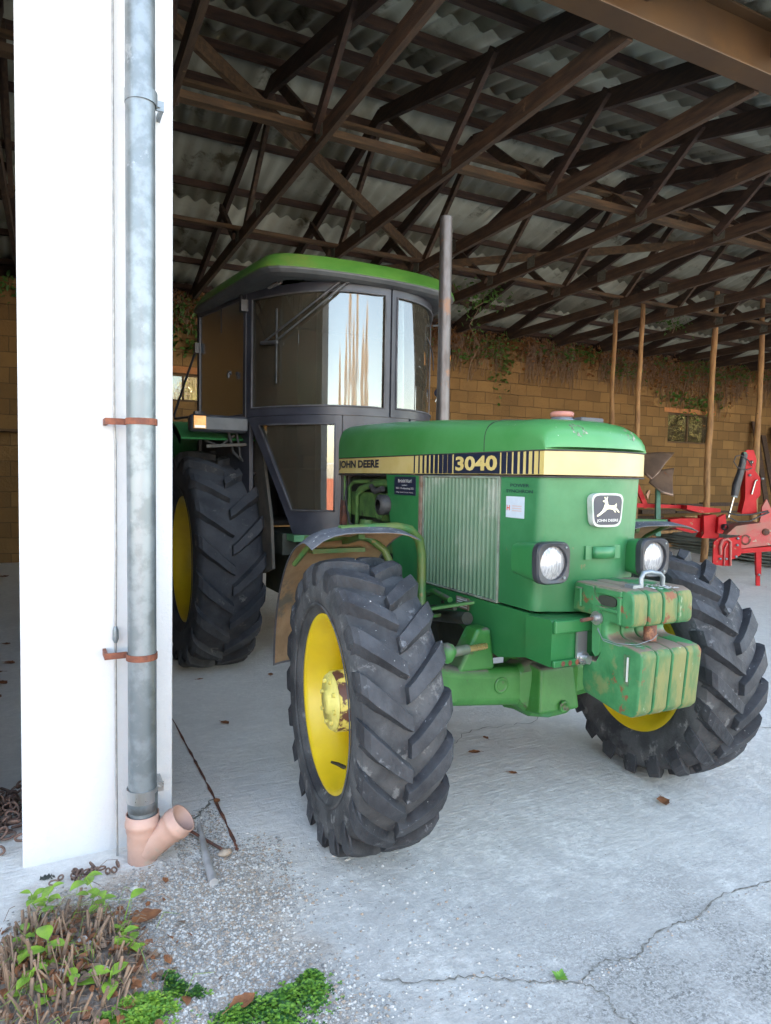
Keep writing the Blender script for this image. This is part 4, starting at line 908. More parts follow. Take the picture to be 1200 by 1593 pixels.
b=MB(); b.tube([(1.36,2.36,.760),(1.40,2.36,.762),(1.44,2.36,.772),(1.465,2.36,.775)],[.018,.016,.024,.024],12); b.lathe([(-.035,.022),(-.02,.035),(.02,.038),(.035,.03),(.045,.012)],(1.49,2.36,.78),(.5,0,1),16); b.cyl((1.52,2.36,.784),(1.60,2.37,.786),.021,14,1); b.cyl((1.60,2.37,.786),(1.70,2.38,.788),.014,12,2); b.cyl((1.38,2.36,.73),(1.38,2.36,.79),.02,12)
b.build('tie_rod',[castg,M('oily_steel',(.12,.15,.10),(.2,.2,.17),9,.5,.5),M('brass_rod',(.5,.36,.14),None,5,.3,.8)],T)
# knuckles and hubs behind the wheels
for sx,x in ((-1,1.36),(1,2.80)):
    b=MB(); b.lathe([(-.14,.07),(-.10,.10),(.05,.11),(.10,.08)],(x,AY+.02,.585),(sx,0,0),24); b.cyl((x,AY,.44),(x,AY,.76),.05,16); b.build('steering_knuckle',castg,T,bevel=.006)

# ---- engine, gearbox and the dark underside
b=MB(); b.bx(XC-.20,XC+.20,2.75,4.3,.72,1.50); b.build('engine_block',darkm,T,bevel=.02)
b=MB()
b.bx(1.84,1.88,3.60,4.12,1.25,1.40); b.tube([(1.83,3.55,1.46),(1.83,3.75,1.455),(1.83,3.95,1.42),(1.84,4.05,1.36)],.020,10); b.tube([(1.82,4.10,1.02),(1.82,4.10,1.43),(1.825,4.04,1.465),(1.84,3.6,1.475)],.013,8); b.tube([(1.82,3.98,1.05),(1.82,3.98,1.38),(1.83,3.9,1.42)],.013,8); b.tube([(1.82,4.18,1.30),(1.82,4.18,1.5)],.008,8)
b.lathe([(0,.06),(.05,.07),(.10,.06)],(1.80,3.62,1.30),(1,0,0),20)
for k in range(4): b.lathe([(0,.05),(.03,.055),(.06,.05)],(1.86,3.9,1.08+.03*k),(0,0,1),16)
b.bx(1.86,1.90,3.40,4.0,1.05,1.22)
b.build('engine_pipes',[engine],T)
b=MB(); b.lathe([(0,.055),(.06,.06),(.07,.03)],(1.80,3.50,1.34),(-1,0,0),18); b.tube([(1.81,3.6,1.43),(1.80,3.68,1.41),(1.81,3.75,1.44)],.018,8); b.tube([(1.84,4.2,1.5),(1.82,4.16,1.35),(1.80,4.05,1.2),(1.80,3.8,1.12),(1.80,3.6,1.15)],.009,6); b.build('hoses',blackhose,T)
b=MB(); b.bar((1.81,4.16,1.18),(1.815,4.16,1.34),.035,.02); b.bar((1.81,4.22,1.18),(1.815,4.22,1.34),.012,.02); b.build('rusty_bracket',rust,T)
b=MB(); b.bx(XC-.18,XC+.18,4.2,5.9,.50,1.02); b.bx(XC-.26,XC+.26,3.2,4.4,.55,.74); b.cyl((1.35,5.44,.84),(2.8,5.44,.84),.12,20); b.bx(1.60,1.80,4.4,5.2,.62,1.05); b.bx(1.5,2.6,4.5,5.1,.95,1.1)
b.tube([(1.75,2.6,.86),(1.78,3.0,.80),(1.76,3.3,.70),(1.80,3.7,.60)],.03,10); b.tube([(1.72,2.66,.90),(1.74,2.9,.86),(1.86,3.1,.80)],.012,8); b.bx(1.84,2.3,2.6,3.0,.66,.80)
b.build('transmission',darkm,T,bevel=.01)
b=MB(); b.bar((1.55,2.75,.88),(1.82,2.62,.93),.03,.012); b.bar((1.60,2.95,.80),(1.86,2.75,.86),.05,.015); b.tube([(1.75,2.75,.92),(1.78,2.95,.93),(1.77,3.2,.85)],.014,8); b.bx(1.80,1.84,2.50,2.70,.80,.86); b.build('linkage',castg,T)

# ---- exhaust
b=MB(); b.tube([(2.415,3.93,1.60),(2.413,3.93,1.90),(2.412,3.928,2.2),(2.405,3.92,2.80),(2.400,3.915,3.195)],[.045,.045,.042,.041,.041],28,0,cap=False); b.tube([(2.400,3.915,3.195),(2.405,3.92,2.80)],[.036,.036],28,1,cap=False); b.lathe([(0,.041),(.004,.0385),(0,.036)],(2.400,3.915,3.195),(0,0,1),28); b.lathe([(-.02,.056),(.02,.056)],(2.415,3.93,1.84),(0,0,1),28)
b.build('exhaust_stack',[exhm,darkm],T)

# ---- cab
def capt(x,z,off=0.0):
    d=1e-4; dy=(F(x+d)-F(x-d))/(2*d); n=Vector((dy,-1)).normalized()
    return (x+n.x*off,F(x)+n.y*off,z)
def cpatch(b,xl,xr,z0,z1,off,th,nu=10,m=0):
    f=lambda q,z:q(z) if callable(q) else q
    b.shell(lambda u,v,o:(lambda z:capt(f(xl,z)+(f(xr,z)-f(xl,z))*u,z,off+o))(z0+(z1-z0)*v),nu,6,th,m)
CAB=MB()
xL,xR=1.340,2.800
xl=lambda z:1.345+max(0,(1.90-z))*.265
fr=.030
# upper frames (two screens with a dark seam between them)
for (a,c) in ((xL,2.143),(2.157,xR)):
    cpatch(CAB,a,c,2.715,2.775,.012,.035,20); cpatch(CAB,a,c,1.905,1.962,.012,.035,20)
    cpatch(CAB,a,a+.022 if a==xL else a+.036,1.962,2.715,.012,.035,3); cpatch(CAB,c-.036 if a==xL else c-.022,c,1.962,2.715,.012,.035,3)
cpatch(CAB,2.140,2.160,1.905,2.80,-.006,.02,2)
# lower panels
cpatch(CAB,lambda z:xl(z),lambda z:xl(z)+.036,1.262,1.902,.014,.04,3); cpatch(CAB,1.776,1.815,1.262,1.902,.014,.04,3); cpatch(CAB,lambda z:xl(z)+.036,1.776,1.845,1.902,.014,.04,10); cpatch(CAB,lambda z:xl(z),1.815,1.10,1.262,.012,.04,12)
cpatch(CAB,1.822,2.32,1.08,1.904,.004,.03,14); 
xr=lambda z:2*XC-xl(z)
cpatch(CAB,2.325,lambda z:xr(z)-.036,1.10,1.27,.012,.04,10); cpatch(CAB,lambda z:xr(z)-.036,xr,1.10,1.902,.014,.04,3); cpatch(CAB,2.325,2.365,1.27,1.902,.014,.04,3); cpatch(CAB,2.365,lambda z:xr(z)-.036,1.845,1.902,.014,.04,8)
# side walls, running slightly outwards to the rear
for sx in (-1,1):
    sxx=lambda x:XC+sx*(XC-x)
    A=(1.338,4.83);B=(1.170,5.66)
    def sp(u,z,off=0,A=A,B=B,sx=sx):
        x=A[0]+(B[0]-A[0])*u-off; y=A[1]+(B[1]-A[1])*u; return (XC-sx*(XC-x) if sx<0 else x,y,z)
    def side(u0,u1,z0,z1,off,th,sx=sx):
        P=[]
        for zz in (z0,z1):
            for (u,o) in ((u0,off),(u1,off),(u1,off-th),(u0,off-th)): 
                p=sp(u,zz,o); x=p[0] if sx<0 else 2*XC-p[0] if False else p[0]; P.append(p)
        CAB.hexa(P)
    # sx = 1 near side (small X), sx = -1 far side
    side(0,.05,1.90,2.80,.012,.05); side(.95,1,1.90,2.86,.012,.05); side(.05,.95,2.74,2.82,.012,.05); side(.05,.95,1.86,1.93,.012,.05); side(0,1,1.12,1.86,-.02,.03)
# rear frame
CAB.bx(1.17,2.97,5.64,5.69,1.12,1.95); CAB.bx(1.17,2.97,5.64,5.69,2.74,2.86); CAB.bx(1.17,1.22,5.64,5.69,1.95,2.74); CAB.bx(2.92,2.97,5.64,5.69,1.95,2.74)
CB=CAB.build('cab',cabblk,T,bevel=.004)
b=MB()  # rubber seals round the screens
def sealx(x0,x1,z0,z1):
    P=[capt(x0+(x1-x0)*i/12,z0,.016) for i in range(13)]+[capt(x1+(x0-x1)*i/12,z1,.016) for i in range(13)]; P.append(P[0]); b.tube(P,.006,6,cap=False)
sealx(xL+.024,2.105,1.964,2.713); sealx(2.195,xR-.024,1.964,2.713)
P=[capt(xl(1.265)+.038+(1.774-xl(1.265)-.038)*i/8,1.264,.018) for i in range(9)]+[capt(1.774,1.264+.58*i/4,.018) for i in range(5)]+[capt(1.774+(xl(1.843)+.038-1.774)*i/8,1.843,.018) for i in range(9)]; P.append(P[0]); b.tube(P,.006,6,cap=False)
b.build('window_seal',M('grey_rubber_seal',(.09,.09,.10),(.05,.05,.055),12,.6),CB)
b=MB()
for z in (1.08,1.25,1.5,1.7,1.9): pass
b.tube([capt(1.8185,z,.012) for z in (1.10,1.5,1.90)],.003,4); b.build('door_gap',seal,CB)
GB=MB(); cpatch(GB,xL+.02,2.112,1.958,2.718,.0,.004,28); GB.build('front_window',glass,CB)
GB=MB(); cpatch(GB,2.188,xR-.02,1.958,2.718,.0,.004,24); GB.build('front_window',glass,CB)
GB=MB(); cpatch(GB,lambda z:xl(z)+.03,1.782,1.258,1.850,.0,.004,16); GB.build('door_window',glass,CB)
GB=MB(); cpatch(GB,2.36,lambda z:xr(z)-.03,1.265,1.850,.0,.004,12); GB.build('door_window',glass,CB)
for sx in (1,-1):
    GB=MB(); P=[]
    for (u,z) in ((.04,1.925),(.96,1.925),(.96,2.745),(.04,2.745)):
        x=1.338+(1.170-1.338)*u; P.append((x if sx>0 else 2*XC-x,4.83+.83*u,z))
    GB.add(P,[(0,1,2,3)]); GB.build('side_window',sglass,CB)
GB=MB(); GB.bx(1.22,2.92,5.66,5.664,1.95,2.74); GB.build('rear_window',wglass,CB)
# inside
b=MB(); b.bx(1.42,2.72,4.95,5.60,1.12,1.16); b.bx(1.8,2.34,5.10,5.55,1.16,1.55); b.bx(1.82,2.32,5.45,5.58,1.55,2.05); b.bx(1.85,2.29,5.08,5.5,1.55,1.66); b.build('seat',seatm,CB,bevel=.03)
b=MB(); b.tube([(2.07,4.50,1.3),(2.07,4.62,1.86)],.035,10); n=24; P=[(2.07+.2*math.cos(2*PI*i/n),4.66+.17*math.sin(2*PI*i/n),1.92+.09*math.sin(2*PI*i/n)) for i in range(n+1)]; b.tube(P,.013,8,cap=False)
for a in (0,2.1,4.2): b.tube([(2.07,4.66,1.90),(2.07+.2*math.cos(a),4.66+.17*math.sin(a),1.92+.09*math.sin(a))],.009,6)
b.bx(1.85,2.29,4.36,4.52,1.3,1.86); b.build('steering_wheel',black,CB)
b=MB(); b.bx(1.30,2.84,4.75,5.64,2.79,2.80); b.bx(1.6,2.5,4.3,4.75,2.79,2.80); b.build('headliner',visor,CB)
# roof
def rplan(s_,dz,z):
    # outline of the roof, near-rectangular with rounded front corners; s_ shrinks it
    cx,cy=2.035,4.86; P=[]
    x0,x1,yf,yr=1.215,2.865,4.105,5.72
    out=[(x0-.075,yr),(x0-.085,5.5),(x0-.02,4.85),(x0+.035,4.42)]
    out+=[(x0+.055,4.30),(x0+.085,4.23),(x0+.14,4.185),(x0+.24,4.15),(x0+.40,4.118),(1.85,4.100),(2.10,4.103),(2.36,4.135),(2.56,4.185),(2.68,4.26),(2.76,4.37),(2.805,4.50),(2.835,4.70),(2.875,5.1),(x1+.05,5.5),(x1+.05,yr)]
    return [(cx+(x-cx)*s_+0,cy+(y-cy)*(s_ if y<cy else s_*.998)+dz,z) for x,y in out]
def ringloft(b,rings,m):
    n=len(rings[0]); vs=[p for q in rings for p in q]; b.add(vs,[(i*n+j,i*n+(j+1)%n,(i+1)*n+(j+1)%n,(i+1)*n+j) for i in range(len(rings)-1) for j in range(n)],m,False)
b=MB(); rg=[rplan(1.0,0,2.800),rplan(1.004,0,2.806),rplan(.985,0,2.842),rplan(.945,0,2.888),rplan(.93,0,2.897),rplan(.5,0,2.935)]; ringloft(b,rg,0); b.add(rg[-1],[list(range(20))],0)
RF=b.build('cab_roof',[roofg],CB)
for p in RF.data.polygons: p.use_smooth=True
RF.modifiers.new('e','EDGE_SPLIT').split_angle=R(28)
b=MB(); rg=[rplan(.998,0,2.802),rplan(.992,0,2.790),rplan(.965,0,2.772),rplan(.91,0,2.762),rplan(.84,0,2.764),rplan(.78,0,2.77)]; ringloft(b,rg,0)
b.build('roof_visor',visor,RF)
b=MB(); b.lathe([(0,.012),(.01,.010),(.012,0)],(1.72,4.28,2.776),(0,0,-1),12); b.lathe([(0,.012),(.01,.010),(.012,0)],(2.62,4.42,2.778),(0,0,-1),12); b.lathe([(0,.022),(.01,.018)],(2.50,4.40,2.778),(0,0,-1),16); b.build('lamp_socket',darkm,RF)
b=MB(); b.tube([(1.425,4.44,2.80),(1.43,4.42,2.765)],.012,8); b.tube([(1.38,4.48,2.735),(1.43,4.42,2.758)],[.010,.013],8); b.lathe([(0,.014),(.018,.012)],(1.435,4.415,2.762),(.5,-.6,.2),12,1); b.build('work_lamp',[visor,chrome],RF)
# handles, hinges and brackets on the near side of the cab
b=MB(); b.tube([(1.285,5.02,2.80),(1.285,4.97,2.81),(1.30,4.86,2.80),(1.30,4.85,2.68)],[.012,.014,.014,.010],8); b.tube([(1.26,5.25,2.76),(1.26,5.25,2.56)],.011,8); b.tube([(1.24,5.5,2.74),(1.25,5.2,2.785),(1.28,5.0,2.80)],.010,8); b.bx(1.285,1.335,4.80,4.86,2.64,2.72); b.build('roof_bracket',black,CB)
b=MB(); b.tube([(1.155,5.66,2.50),(1.10,5.86,2.25),(1.04,6.0,1.99),(1.05,6.02,1.96),(1.13,5.72,1.96),(1.15,5.68,1.98)],.010,8); b.bx(1.135,1.165,5.62,5.69,2.46,2.54); b.bx(1.135,1.165,5.62,5.69,1.93,2.0); b.build('rear_handle',black,CB)
b=MB(); b.cyl((1.275,5.03,2.235),(1.255,5.03,2.235),.016,12); b.bx(1.248,1.262,5.02,5.05,2.20,2.235); b.build('door_latch',black,CB)
# wipers
b=MB(); pv=capt(1.80,2.77,.02); pv2=capt(1.83,2.765,.02)
for (x0,z0,x1,z1,r_) in ((1.80,2.775,1.425,2.405,.0055),(1.835,2.77,1.475,2.400,.0055)):
    P=[capt(x0+(x1-x0)*i/10,z0+(z1-z0)*i/10,.035) for i in range(11)]; b.tube(P,[.011]*3+[.0065]*8,6)
b.tube([capt(1.80,2.775,.0),capt(1.80,2.775,.05)],.017,10); b.tube([capt(1.835,2.77,.0),capt(1.835,2.77,.05)],.017,10); b.tube([capt(1.415,2.40,.035),capt(1.485,2.395,.035)],.013,8)
P=[capt(1.475+.0*i,2.62-.05*i,.02) for i in range(11)]; P=[(p[0]+(-.012+.0024*i)*0,p[1],p[2]) for i,p in enumerate(P)]; b.tube(P,.006,5); b.tube([(p[0],p[1]-.008,p[2]) for p in P],.004,5); b.build('wiper',M('worn_wiper_metal',(.04,.04,.045),(.08,.08,.08),15,.5,.4),CB)
b=MB(); P=[capt(2.46+.23*i/8,2.50-.13*i/8-.05*(i/8)**2,.03) for i in range(9)]; b.tube(P,.005,5); b.tube([(2.70,4.40,2.70),(2.745,4.52,2.72),(2.76,4.56,2.30),(2.74,4.50,2.2)],.008,6); b.build('far_wiper',black,CB)
# amber lamp and mirror arm on the far side
b=MB(); b.tube([(2.72,4.60,2.66),(2.78,4.52,2.66),(2.785,4.50,2.64),(2.80,4.50,2.45)],.008,6); b.tube([(2.79,4.60,2.50),(2.80,4.58,2.2)],.004,5); b.build('mirror_arm',steel,CB)
b=MB(); b.lathe([(0,.02),(.05,.024),(.10,.018),(.11,0)],(2.795,4.50,2.36),(0,0,1),14); b.build('amber_lamp',amber,CB)
b=MB(); b.lathe([(0,.001),(.0,.035),(.012,.035),(.012,.001)],(2.83,4.68,2.165),(-.45,-.88,0),18); b.build('far_mirror',[navy],CB)
b=MB(); 
for k in range(4): b.tube([(2.785+.01*k,4.652,2.09+.018*k),(2.80+.012*k,4.652,2.12+.016*k),(2.83+.005*k,4.652,2.135+.008*k)],.004,4)
b.build('white_curl',white,CB)
# turn signal arm
b=MB(); b.bx(.935,1.345,4.80,4.90,1.788,1.908); SA=b.build('signal_arm',black,CB,bevel=.03,segs=4)
b=MB(); b.bx(1.03,1.335,4.796,4.80,1.806,1.890); b.build('arm_panel',visor,SA,bevel=.002)
b=MB(); b.bx(.957,1.040,4.775,4.80,1.808,1.895,0); b.bx(.962,1.035,4.772,4.776,1.811,1.830,1); b.build('turn_signal',[amber,clear],SA,bevel=.006)
# little green step under the door
b=MB(); b.bx(1.53,1.68,4.35,4.55,1.055,1.098); b.build('step_plate',M('pale_green_step',(.10,.27,.13),(.07,.2,.09),8,.5),CB)
# dirty inner panels in front of the rear wheels
for sx in (1,-1):
    m_=lambda x:x if sx>0 else 2*XC-x
    b=MB(); pts=[(5.62,1.92),(4.85,1.88),(4.55,1.20),(4.50,.86),(4.72,.80),(4.78,1.10),(4.95,1.45),(5.25,1.70),(5.62,1.76)]
    b.prism(pts,lambda u,v,d:(m_(1.43+d),u,v),0,.02,0); 
    P=[]
    for i in range(15):
        a=R(175-i*10.5); P.append((5.44-math.cos(a)*-.94*-1,0)) if 0 else None
    b.build('inner_panel',skirt,T)
    # rear mudguard
    b=MB(); 
    def mg(u,v,o,sx=sx):
        a=R(60+100*u); r_=1.02-o; x=.90+(1.44-.90)*v; return (m_(x),5.44-math.cos(a)*r_,.84+math.sin(a)*r_*1.02)
    b.shell(mg,18,3,.012); b.shell(lambda u,v,o:(m_(.90),5.44-math.cos(R(60+100*u))*(1.02-.05*v),.84+math.sin(R(60+100*u))*(1.02*1.02-.05*v)),18,1,.01); b.build('rear_fender',green,T)
b=MB(); b.tube([(1.08,5.0,1.74),(1.18,4.96,1.70),(1.27,4.9,1.78)],.010,6); b.tube([(1.22,4.88,1.80),(1.27,4.95,1.66),(1.38,4.95,1.56),(1.42,4.9,1.50)],.012,6); b.tube([(1.28,4.88,1.79),(1.32,4.93,1.62),(1.40,4.93,1.52)],.009,6); b.build('cables',blackhose,T)
b=MB(); b.bar((1.08,4.95,1.695),(1.36,4.90,1.715),.05,.02); b.build('lamp_bracket',skirt,T)

# ---- front fenders
def ffender(cx,sx):
    cy,cz,rad=2.56,.585,.71
    def pt(u,v,o):
        a=R(86+96*u)      # 0 = straight ahead, 90 = up, 180 = back
        v2=(v-.5)*2; w=.235
        drop=.035*abs(v2)**4+(.03*max(0,-v2)**3 if sx>0 else 0)
        rr=rad-drop-o*-1 if 0 else rad-drop+o
        x=v2*w; y=-math.cos(a)*rr; z=math.sin(a)*rr
        if u<.12: z-=.02*(.12-u)/.12
        c,s_=math.cos(STEER),math.sin(STEER); return (cx+x*c-y*s_,cy+x*s_+y*c,cz+z)
    b=MB(); b.shell(pt,26,10,.004,0); f=b.build('front_fender',fendT,T)
    b=MB(); b.shell(lambda u,v,o:pt(.01+.98*u,.02+.96*v,o-.0065),26,10,.002,0); b.build('fender_lining',mud,f)
    return f
ffender(1.205,1); ffender(2.90,-1)
for sx in (1,-1):
    m_=lambda x:x if sx>0 else 2*XC-x
    b=MB()
    b.tube([(m_(1.12),2.62,1.275),(m_(1.40),2.64,1.282),(m_(1.475),2.66,1.268),(m_(1.535),2.68,1.22),(m_(1.555),2.69,1.15),(m_(1.56),2.69,.80),(m_(1.52),2.60,.70),(m_(1.42),2.55,.66)],.021,12)
    b.tube([(m_(1.06),2.86,1.215),(m_(1.28),2.86,1.23),(m_(1.37),2.86,1.215),(m_(1.44),2.84,1.16),(m_(1.465),2.80,1.08),(m_(1.47),2.78,.80)],.018,12)
    b.tube([(m_(1.07),2.64,1.26),(m_(1.05),2.80,1.19),(m_(1.03),2.92,1.10)],.012,8); b.bar((m_(1.10),2.90,1.16),(m_(1.36),2.90,1.16),.05,.02); b.bar((m_(1.25),2.68,1.24),(m_(1.25),2.86,1.2),.03,.02)
    b.build('fender_bracket',M('mossy_green_tube',(.030,.11,.032),(.075,.11,.025),9,.5,spots=[((.15,.11,.03),12,.6,.06)]),T)
# ================================================================== RED PLOUGH
IO=Vector((9.28,6.42,.02)); IU=Vector((.891,-.453,0)); ID=Vector((.453,.891,0))
PT=thing('plough',tuple(IO),'red reversible plough standing on its prop right of the tractor','plough')
def I3(zx,zy,d): return IO+IU*((980+.1835*zx-1172)*.00928)+ID*d+Vector((0,0,(912-(660+.1835*zy))*.00928))
def ip(name,pts,d0,d1,m,bev=.006,par=None):
    b=MB(); b.prism(pts,lambda u,v,d:I3(u,v,d),d0,d1); return b.build(name,m,par or PT,bevel=bev)
def itube(name,pts,r,m,n=10,par=None):
    b=MB(); b.tube([I3(*p) for p in pts],r,n); return b.build(name,m,par or PT)
tw=[(928,240),(945,226),(995,228),(1022,300),(1014,400),(1062,460),(1068,600),(1036,640),(1048,770),(915,770),(942,640),(936,400)]
TW=ip('tower_plate',tw,-.01,.02,red); ip('tower_plate',[(x+46,y+8) for x,y in tw],.13,.16,red)
ip('tower_web',[(936,400),(930,245),(950,245),(956,400),(962,640),(940,760),(918,760),(942,640)],.02,.13,red,.003)
b=MB(); c=I3(980,330,-.012); b.lathe([(0,.028),(.012,.028),(.018,.012),(.03,.010),(.03,0)],c,-ID,20); c=I3(1030,275,.125); b.lathe([(-.03,.03),(.03,.03)],c,-ID,16); b.build('pin',chrome,TW)
itube('lever',[(1030,478,-.03),(1015,490,-.03),(990,600,-.03)],.014,chrome)
itube('ram_sleeve',[(908,262,-.05),(880,420,-.05),(852,520,-.05),(838,615,-.05)],[.045,.05,.058,.05],black,16); itube('ram_rod',[(836,612,-.05),(796,800,-.05)],.017,chrome); itube('ram_collar',[(842,605,-.05),(836,628,-.05)],.045,steel)
ip('ram_cap',[(888,268),(905,245),(925,250),(925,300),(890,330)],-.06,-.0,tealg)
ip('headstock_side',[(882,945),(1050,830),(1065,700),(1100,640),(1150,740),(1195,820),(1260,860),(1330,1000),(890,1060)],-.09,-.06,M('worn_pink_red',(.42,.03,.035),(.32,.10,.08),4,.5,spots=[((.32,.25,.18),9,.60,.05)]))
b=MB(); b.lathe([(0,.05),(.02,.05),(.03,.034),(.03,.001)],I3(1100,915,-.09),-ID,20); b.lathe([(0,.075),(.008,.075),(.008,.05)],I3(935,985,-.09),-ID,12)
b.build('bearing',rust,PT)
ip('headstock_top',[(755,940),(830,868),(1045,835),(1010,870),(890,945)],-.16,.25,dust,.004)
ip('beam',[(888,1062),(1420,1010),(1420,1050),(888,1100)],-.12,.02,red)
ip('prop_leg',[(1026,1075),(1072,1070),(1078,1285),(1040,1285)],-.10,-.05,red,.003); ip('prop_leg',[(1040,1285),(1072,1285),(1076,1378),(1044,1378)],-.09,-.06,red,.002); ip('foot',[(1015,1376),(1112,1376),(1112,1390),(1015,1390)],-.16,.04,red,.002)
HK=ip('hook_plate',[(655,1005),(700,968),(800,968),(885,950),(888,1105),(845,1140),(808,1150),(806,1205),(740,1205),(655,1195)],-.14,-.11,red)
itube('hook',[(712,1110,-.16),(705,1040,-.16),(722,990,-.16),(760,975,-.16),(790,1000,-.16),(797,1200,-.16)],[.02,.022,.024,.024,.02,.016],M('pink_red_hook',(.38,.08,.07),(.32,.14,.11),5,.5),8,HK); itube('hook',[(745,1200,-.155),(745,1060,-.155),(765,1015,-.155)],.012,M('pink_red_edge',(.38,.09,.08),None,5,.5),8,HK)
b=MB()
for x,y in ((852,972),(850,1028),(845,1125),(712,1145),(765,1145),(1075,468),(968,440),(1045,1275)): b.lathe([(0,.02),(.02,.018),(.02,0)],I3(x,y,-.14 if y>600 else -.02),-ID,8)
b.build('bolt_heads',steel,PT)
ip('main_frame',[(480,705),(770,730),(770,760),(600,770),(480,740)],.1,.45,red); ip('main_frame',[(340,830),(430,820),(600,815),(600,930),(540,945),(430,920),(360,890)],.1,.4,red)
ip('frame_box',[(600,790),(700,780),(735,820),(735,985),(585,980),(610,940)],.0,.2,red); ip('frame_box',[(705,800),(760,770),(775,870),(740,940),(700,930)],-.08,.0,red)
ip('frame_arm',[(80,900),(200,860),(345,850),(345,880),(200,900),(90,945)],.15,.25,red)
itube('hydraulic_hose',[(775,762,-.1),(850,775,-.13),(960,770,-.13),(1110,738,-.1)],.012,blackhose,6); itube('hydraulic_hose',[(790,800,-.1),(850,832,-.14),(950,825,-.14),(1040,780,-.12),(1120,750,-.1)],.012,blackhose,6); itube('hydraulic_hose',[(820,285,-.1),(805,330,-.1),(840,380,-.1),(920,398,-.1),(975,380,-.04)],.009,blackhose,6); itube('hydraulic_hose',[(820,285,-.1),(860,275,-.1),(930,318,-.1),(980,360,-.03)],.009,blackhose,6)
b=MB(); b.lathe([(0,.045),(.05,.05),(.08,.03)],I3(745,880,-.1),-ID,16); b.build('joint_boot',black,PT)
def mb_(name,pts,d,par=PT):
    b=MB(); n=len(pts); cx_=sum(p[0] for p in pts)/n; cy_=sum(p[1] for p in pts)/n
    D=lambda x,y:d+.10*((x-cx_)/120)**2*.6-.12*((y-cy_)/110)
    rings=[]; K=6
    for k in range(K): rings.append([(cx_+(x-cx_)*(1-k/K),cy_+(y-cy_)*(1-k/K)) for x,y in pts])
    vs=[I3(x,y,D(x,y)) for r in rings for x,y in r]+[I3(cx_,cy_,D(cx_,cy_))]
    fs=[(k*n+i,k*n+(i+1)%n,(k+1)*n+(i+1)%n,(k+1)*n+i) for k in range(K-1) for i in range(n)]+[((K-1)*n+i,(K-1)*n+(i+1)%n,K*n) for i in range(n)]
    b.add(vs,fs,0,True); o=b.build(name,mould,par); q=o.modifiers.new('s','SOLIDIFY'); q.thickness=.012; return o
mb_('mouldboard',[(130,265),(300,252),(445,252),(400,285),(320,345),(235,440),(170,500),(120,430)],.25)
mb_('mouldboard',[(160,520),(215,412),(300,405),(402,388),(360,470),(340,560),(330,632),(240,605)],.12)
ip('share_point',[(150,620),(170,580),(185,590),(165,660)],.2,.25,mould,.002)
ip('plough_leg',[(238,560),(270,560),(290,980),(246,980)],.2,.26,tealg,.003); ip('back_rail',[(90,700),(500,712),(500,738),(90,735)],.3,.4,red,.003); ip('leg_clamp',[(190,845),(330,830),(335,880),(240,892)],.15,.28,tealg,.004)
ip('plough_leg',[(60,520),(90,500),(200,730),(165,745)],.3,.36,red,.003)

# ================================================================== FOREGROUND GROWTH AND LITTER
def flat_leaf(name,x,y,L,ang,m,label,group=None,oak=False,z=.004,tilt=0.0,seed=1,loc_z=0):
    rn=random.Random(seed); b=MB(); n=12; P=[]
    for i in range(n+1):
        t=i/n; w_=L*.30*math.sin(PI*t)**.8*(1+(.45*math.sin(t*PI*6) if oak else .12*math.sin(t*17+seed))); P.append((t*L,w_))
    vs=[];ca,sa=math.cos(ang),math.sin(ang)
    for side in (1,0,-1):
        for t,w_ in P:
            u=t-L/2; v=w_*side; zz=z+abs(side)*w_*.35+.10*L*abs(2*t/L-1)**2*(1 if seed%2 else .6)+rn.uniform(0,.02)*L+tilt*t
            vs.append((x+u*ca-v*sa,y+u*sa+v*ca,loc_z+fz(y)+zz))
    k=n+1; b.add(vs,[(j*k+i,j*k+i+1,(j+1)*k+i+1,(j+1)*k+i) for j in range(2) for i in range(n)],0,True)
    b.tube([vs[k],(x-L*.5*ca-L*.25*ca,y-L*.5*sa-L*.25*sa,loc_z+fz(y)+z+.004)],.0011,4)
    return b.build(name,m,loc=(x,y,fz(y)),label=label,cat='leaf',group=group)
flat_leaf('dry_leaf',.145,2.045,.135,1.75,leaft,'large pale tan oak leaf lying against the cut stems at the bottom edge',oak=True,z=.02,seed=3)
flat_leaf('dry_leaf',.315,2.335,.11,.2,leafd,'long curled rust-brown leaf on the gravel right of the cut shrub',seed=4,z=.012)
flat_leaf('dry_leaf',.255,2.12,.075,1.1,leafd,'small folded rust-brown leaf on the right edge of the cut stems',seed=5,z=.012)
flat_leaf('dry_leaf',.29,1.965,.05,2.0,leafd,'small brown leaf between the two clover patches',seed=6,z=.01)
flat_leaf('dry_leaf',.50,1.815,.085,.3,leafd,'curled orange-brown leaf lying in the clover at the bottom edge',seed=7,z=.025)
flat_leaf('dry_leaf',.20,2.03,.07,.1,leafd,'dark red-brown leaf under the tan oak leaf',seed=8,z=.008)
flat_leaf('dry_leaf',.72,3.06,.05,1.4,leafd,'tiny rust leaf stuck on the floor joint strip',seed=9,z=.012)
rn=random.Random(17)
for i in range(30):
    x=rn.uniform(-1.2,-.15); y=rn.uniform(5.0,9.8); flat_leaf('dry_leaf',x,y,rn.uniform(.06,.13),rn.uniform(0,6.3),leafd,'dry brown leaf lying on the shed floor left of the pillar','brown leaves drifted on the floor left of the pillar',seed=100+i,z=.006)
for i,(x,y) in enumerate(((1.05,5.0),(1.55,4.9),(1.75,5.3),(1.9,4.6),(1.0,4.05),(2.0,5.5),(2.3,3.2),(2.12,3.05),(2.6,2.2),(2.15,2.75),(3.6,4.4),(4.4,5.2),(5.1,5.6),(6.3,6.2),(8.3,6.0))):
    flat_leaf('dry_leaf',x,y,.05+.02*(i%3),i*1.3,leafd,'small dry leaf scattered on the concrete round and under the tractor','small leaves scattered on the concrete around the tractor',seed=200+i,z=.004)
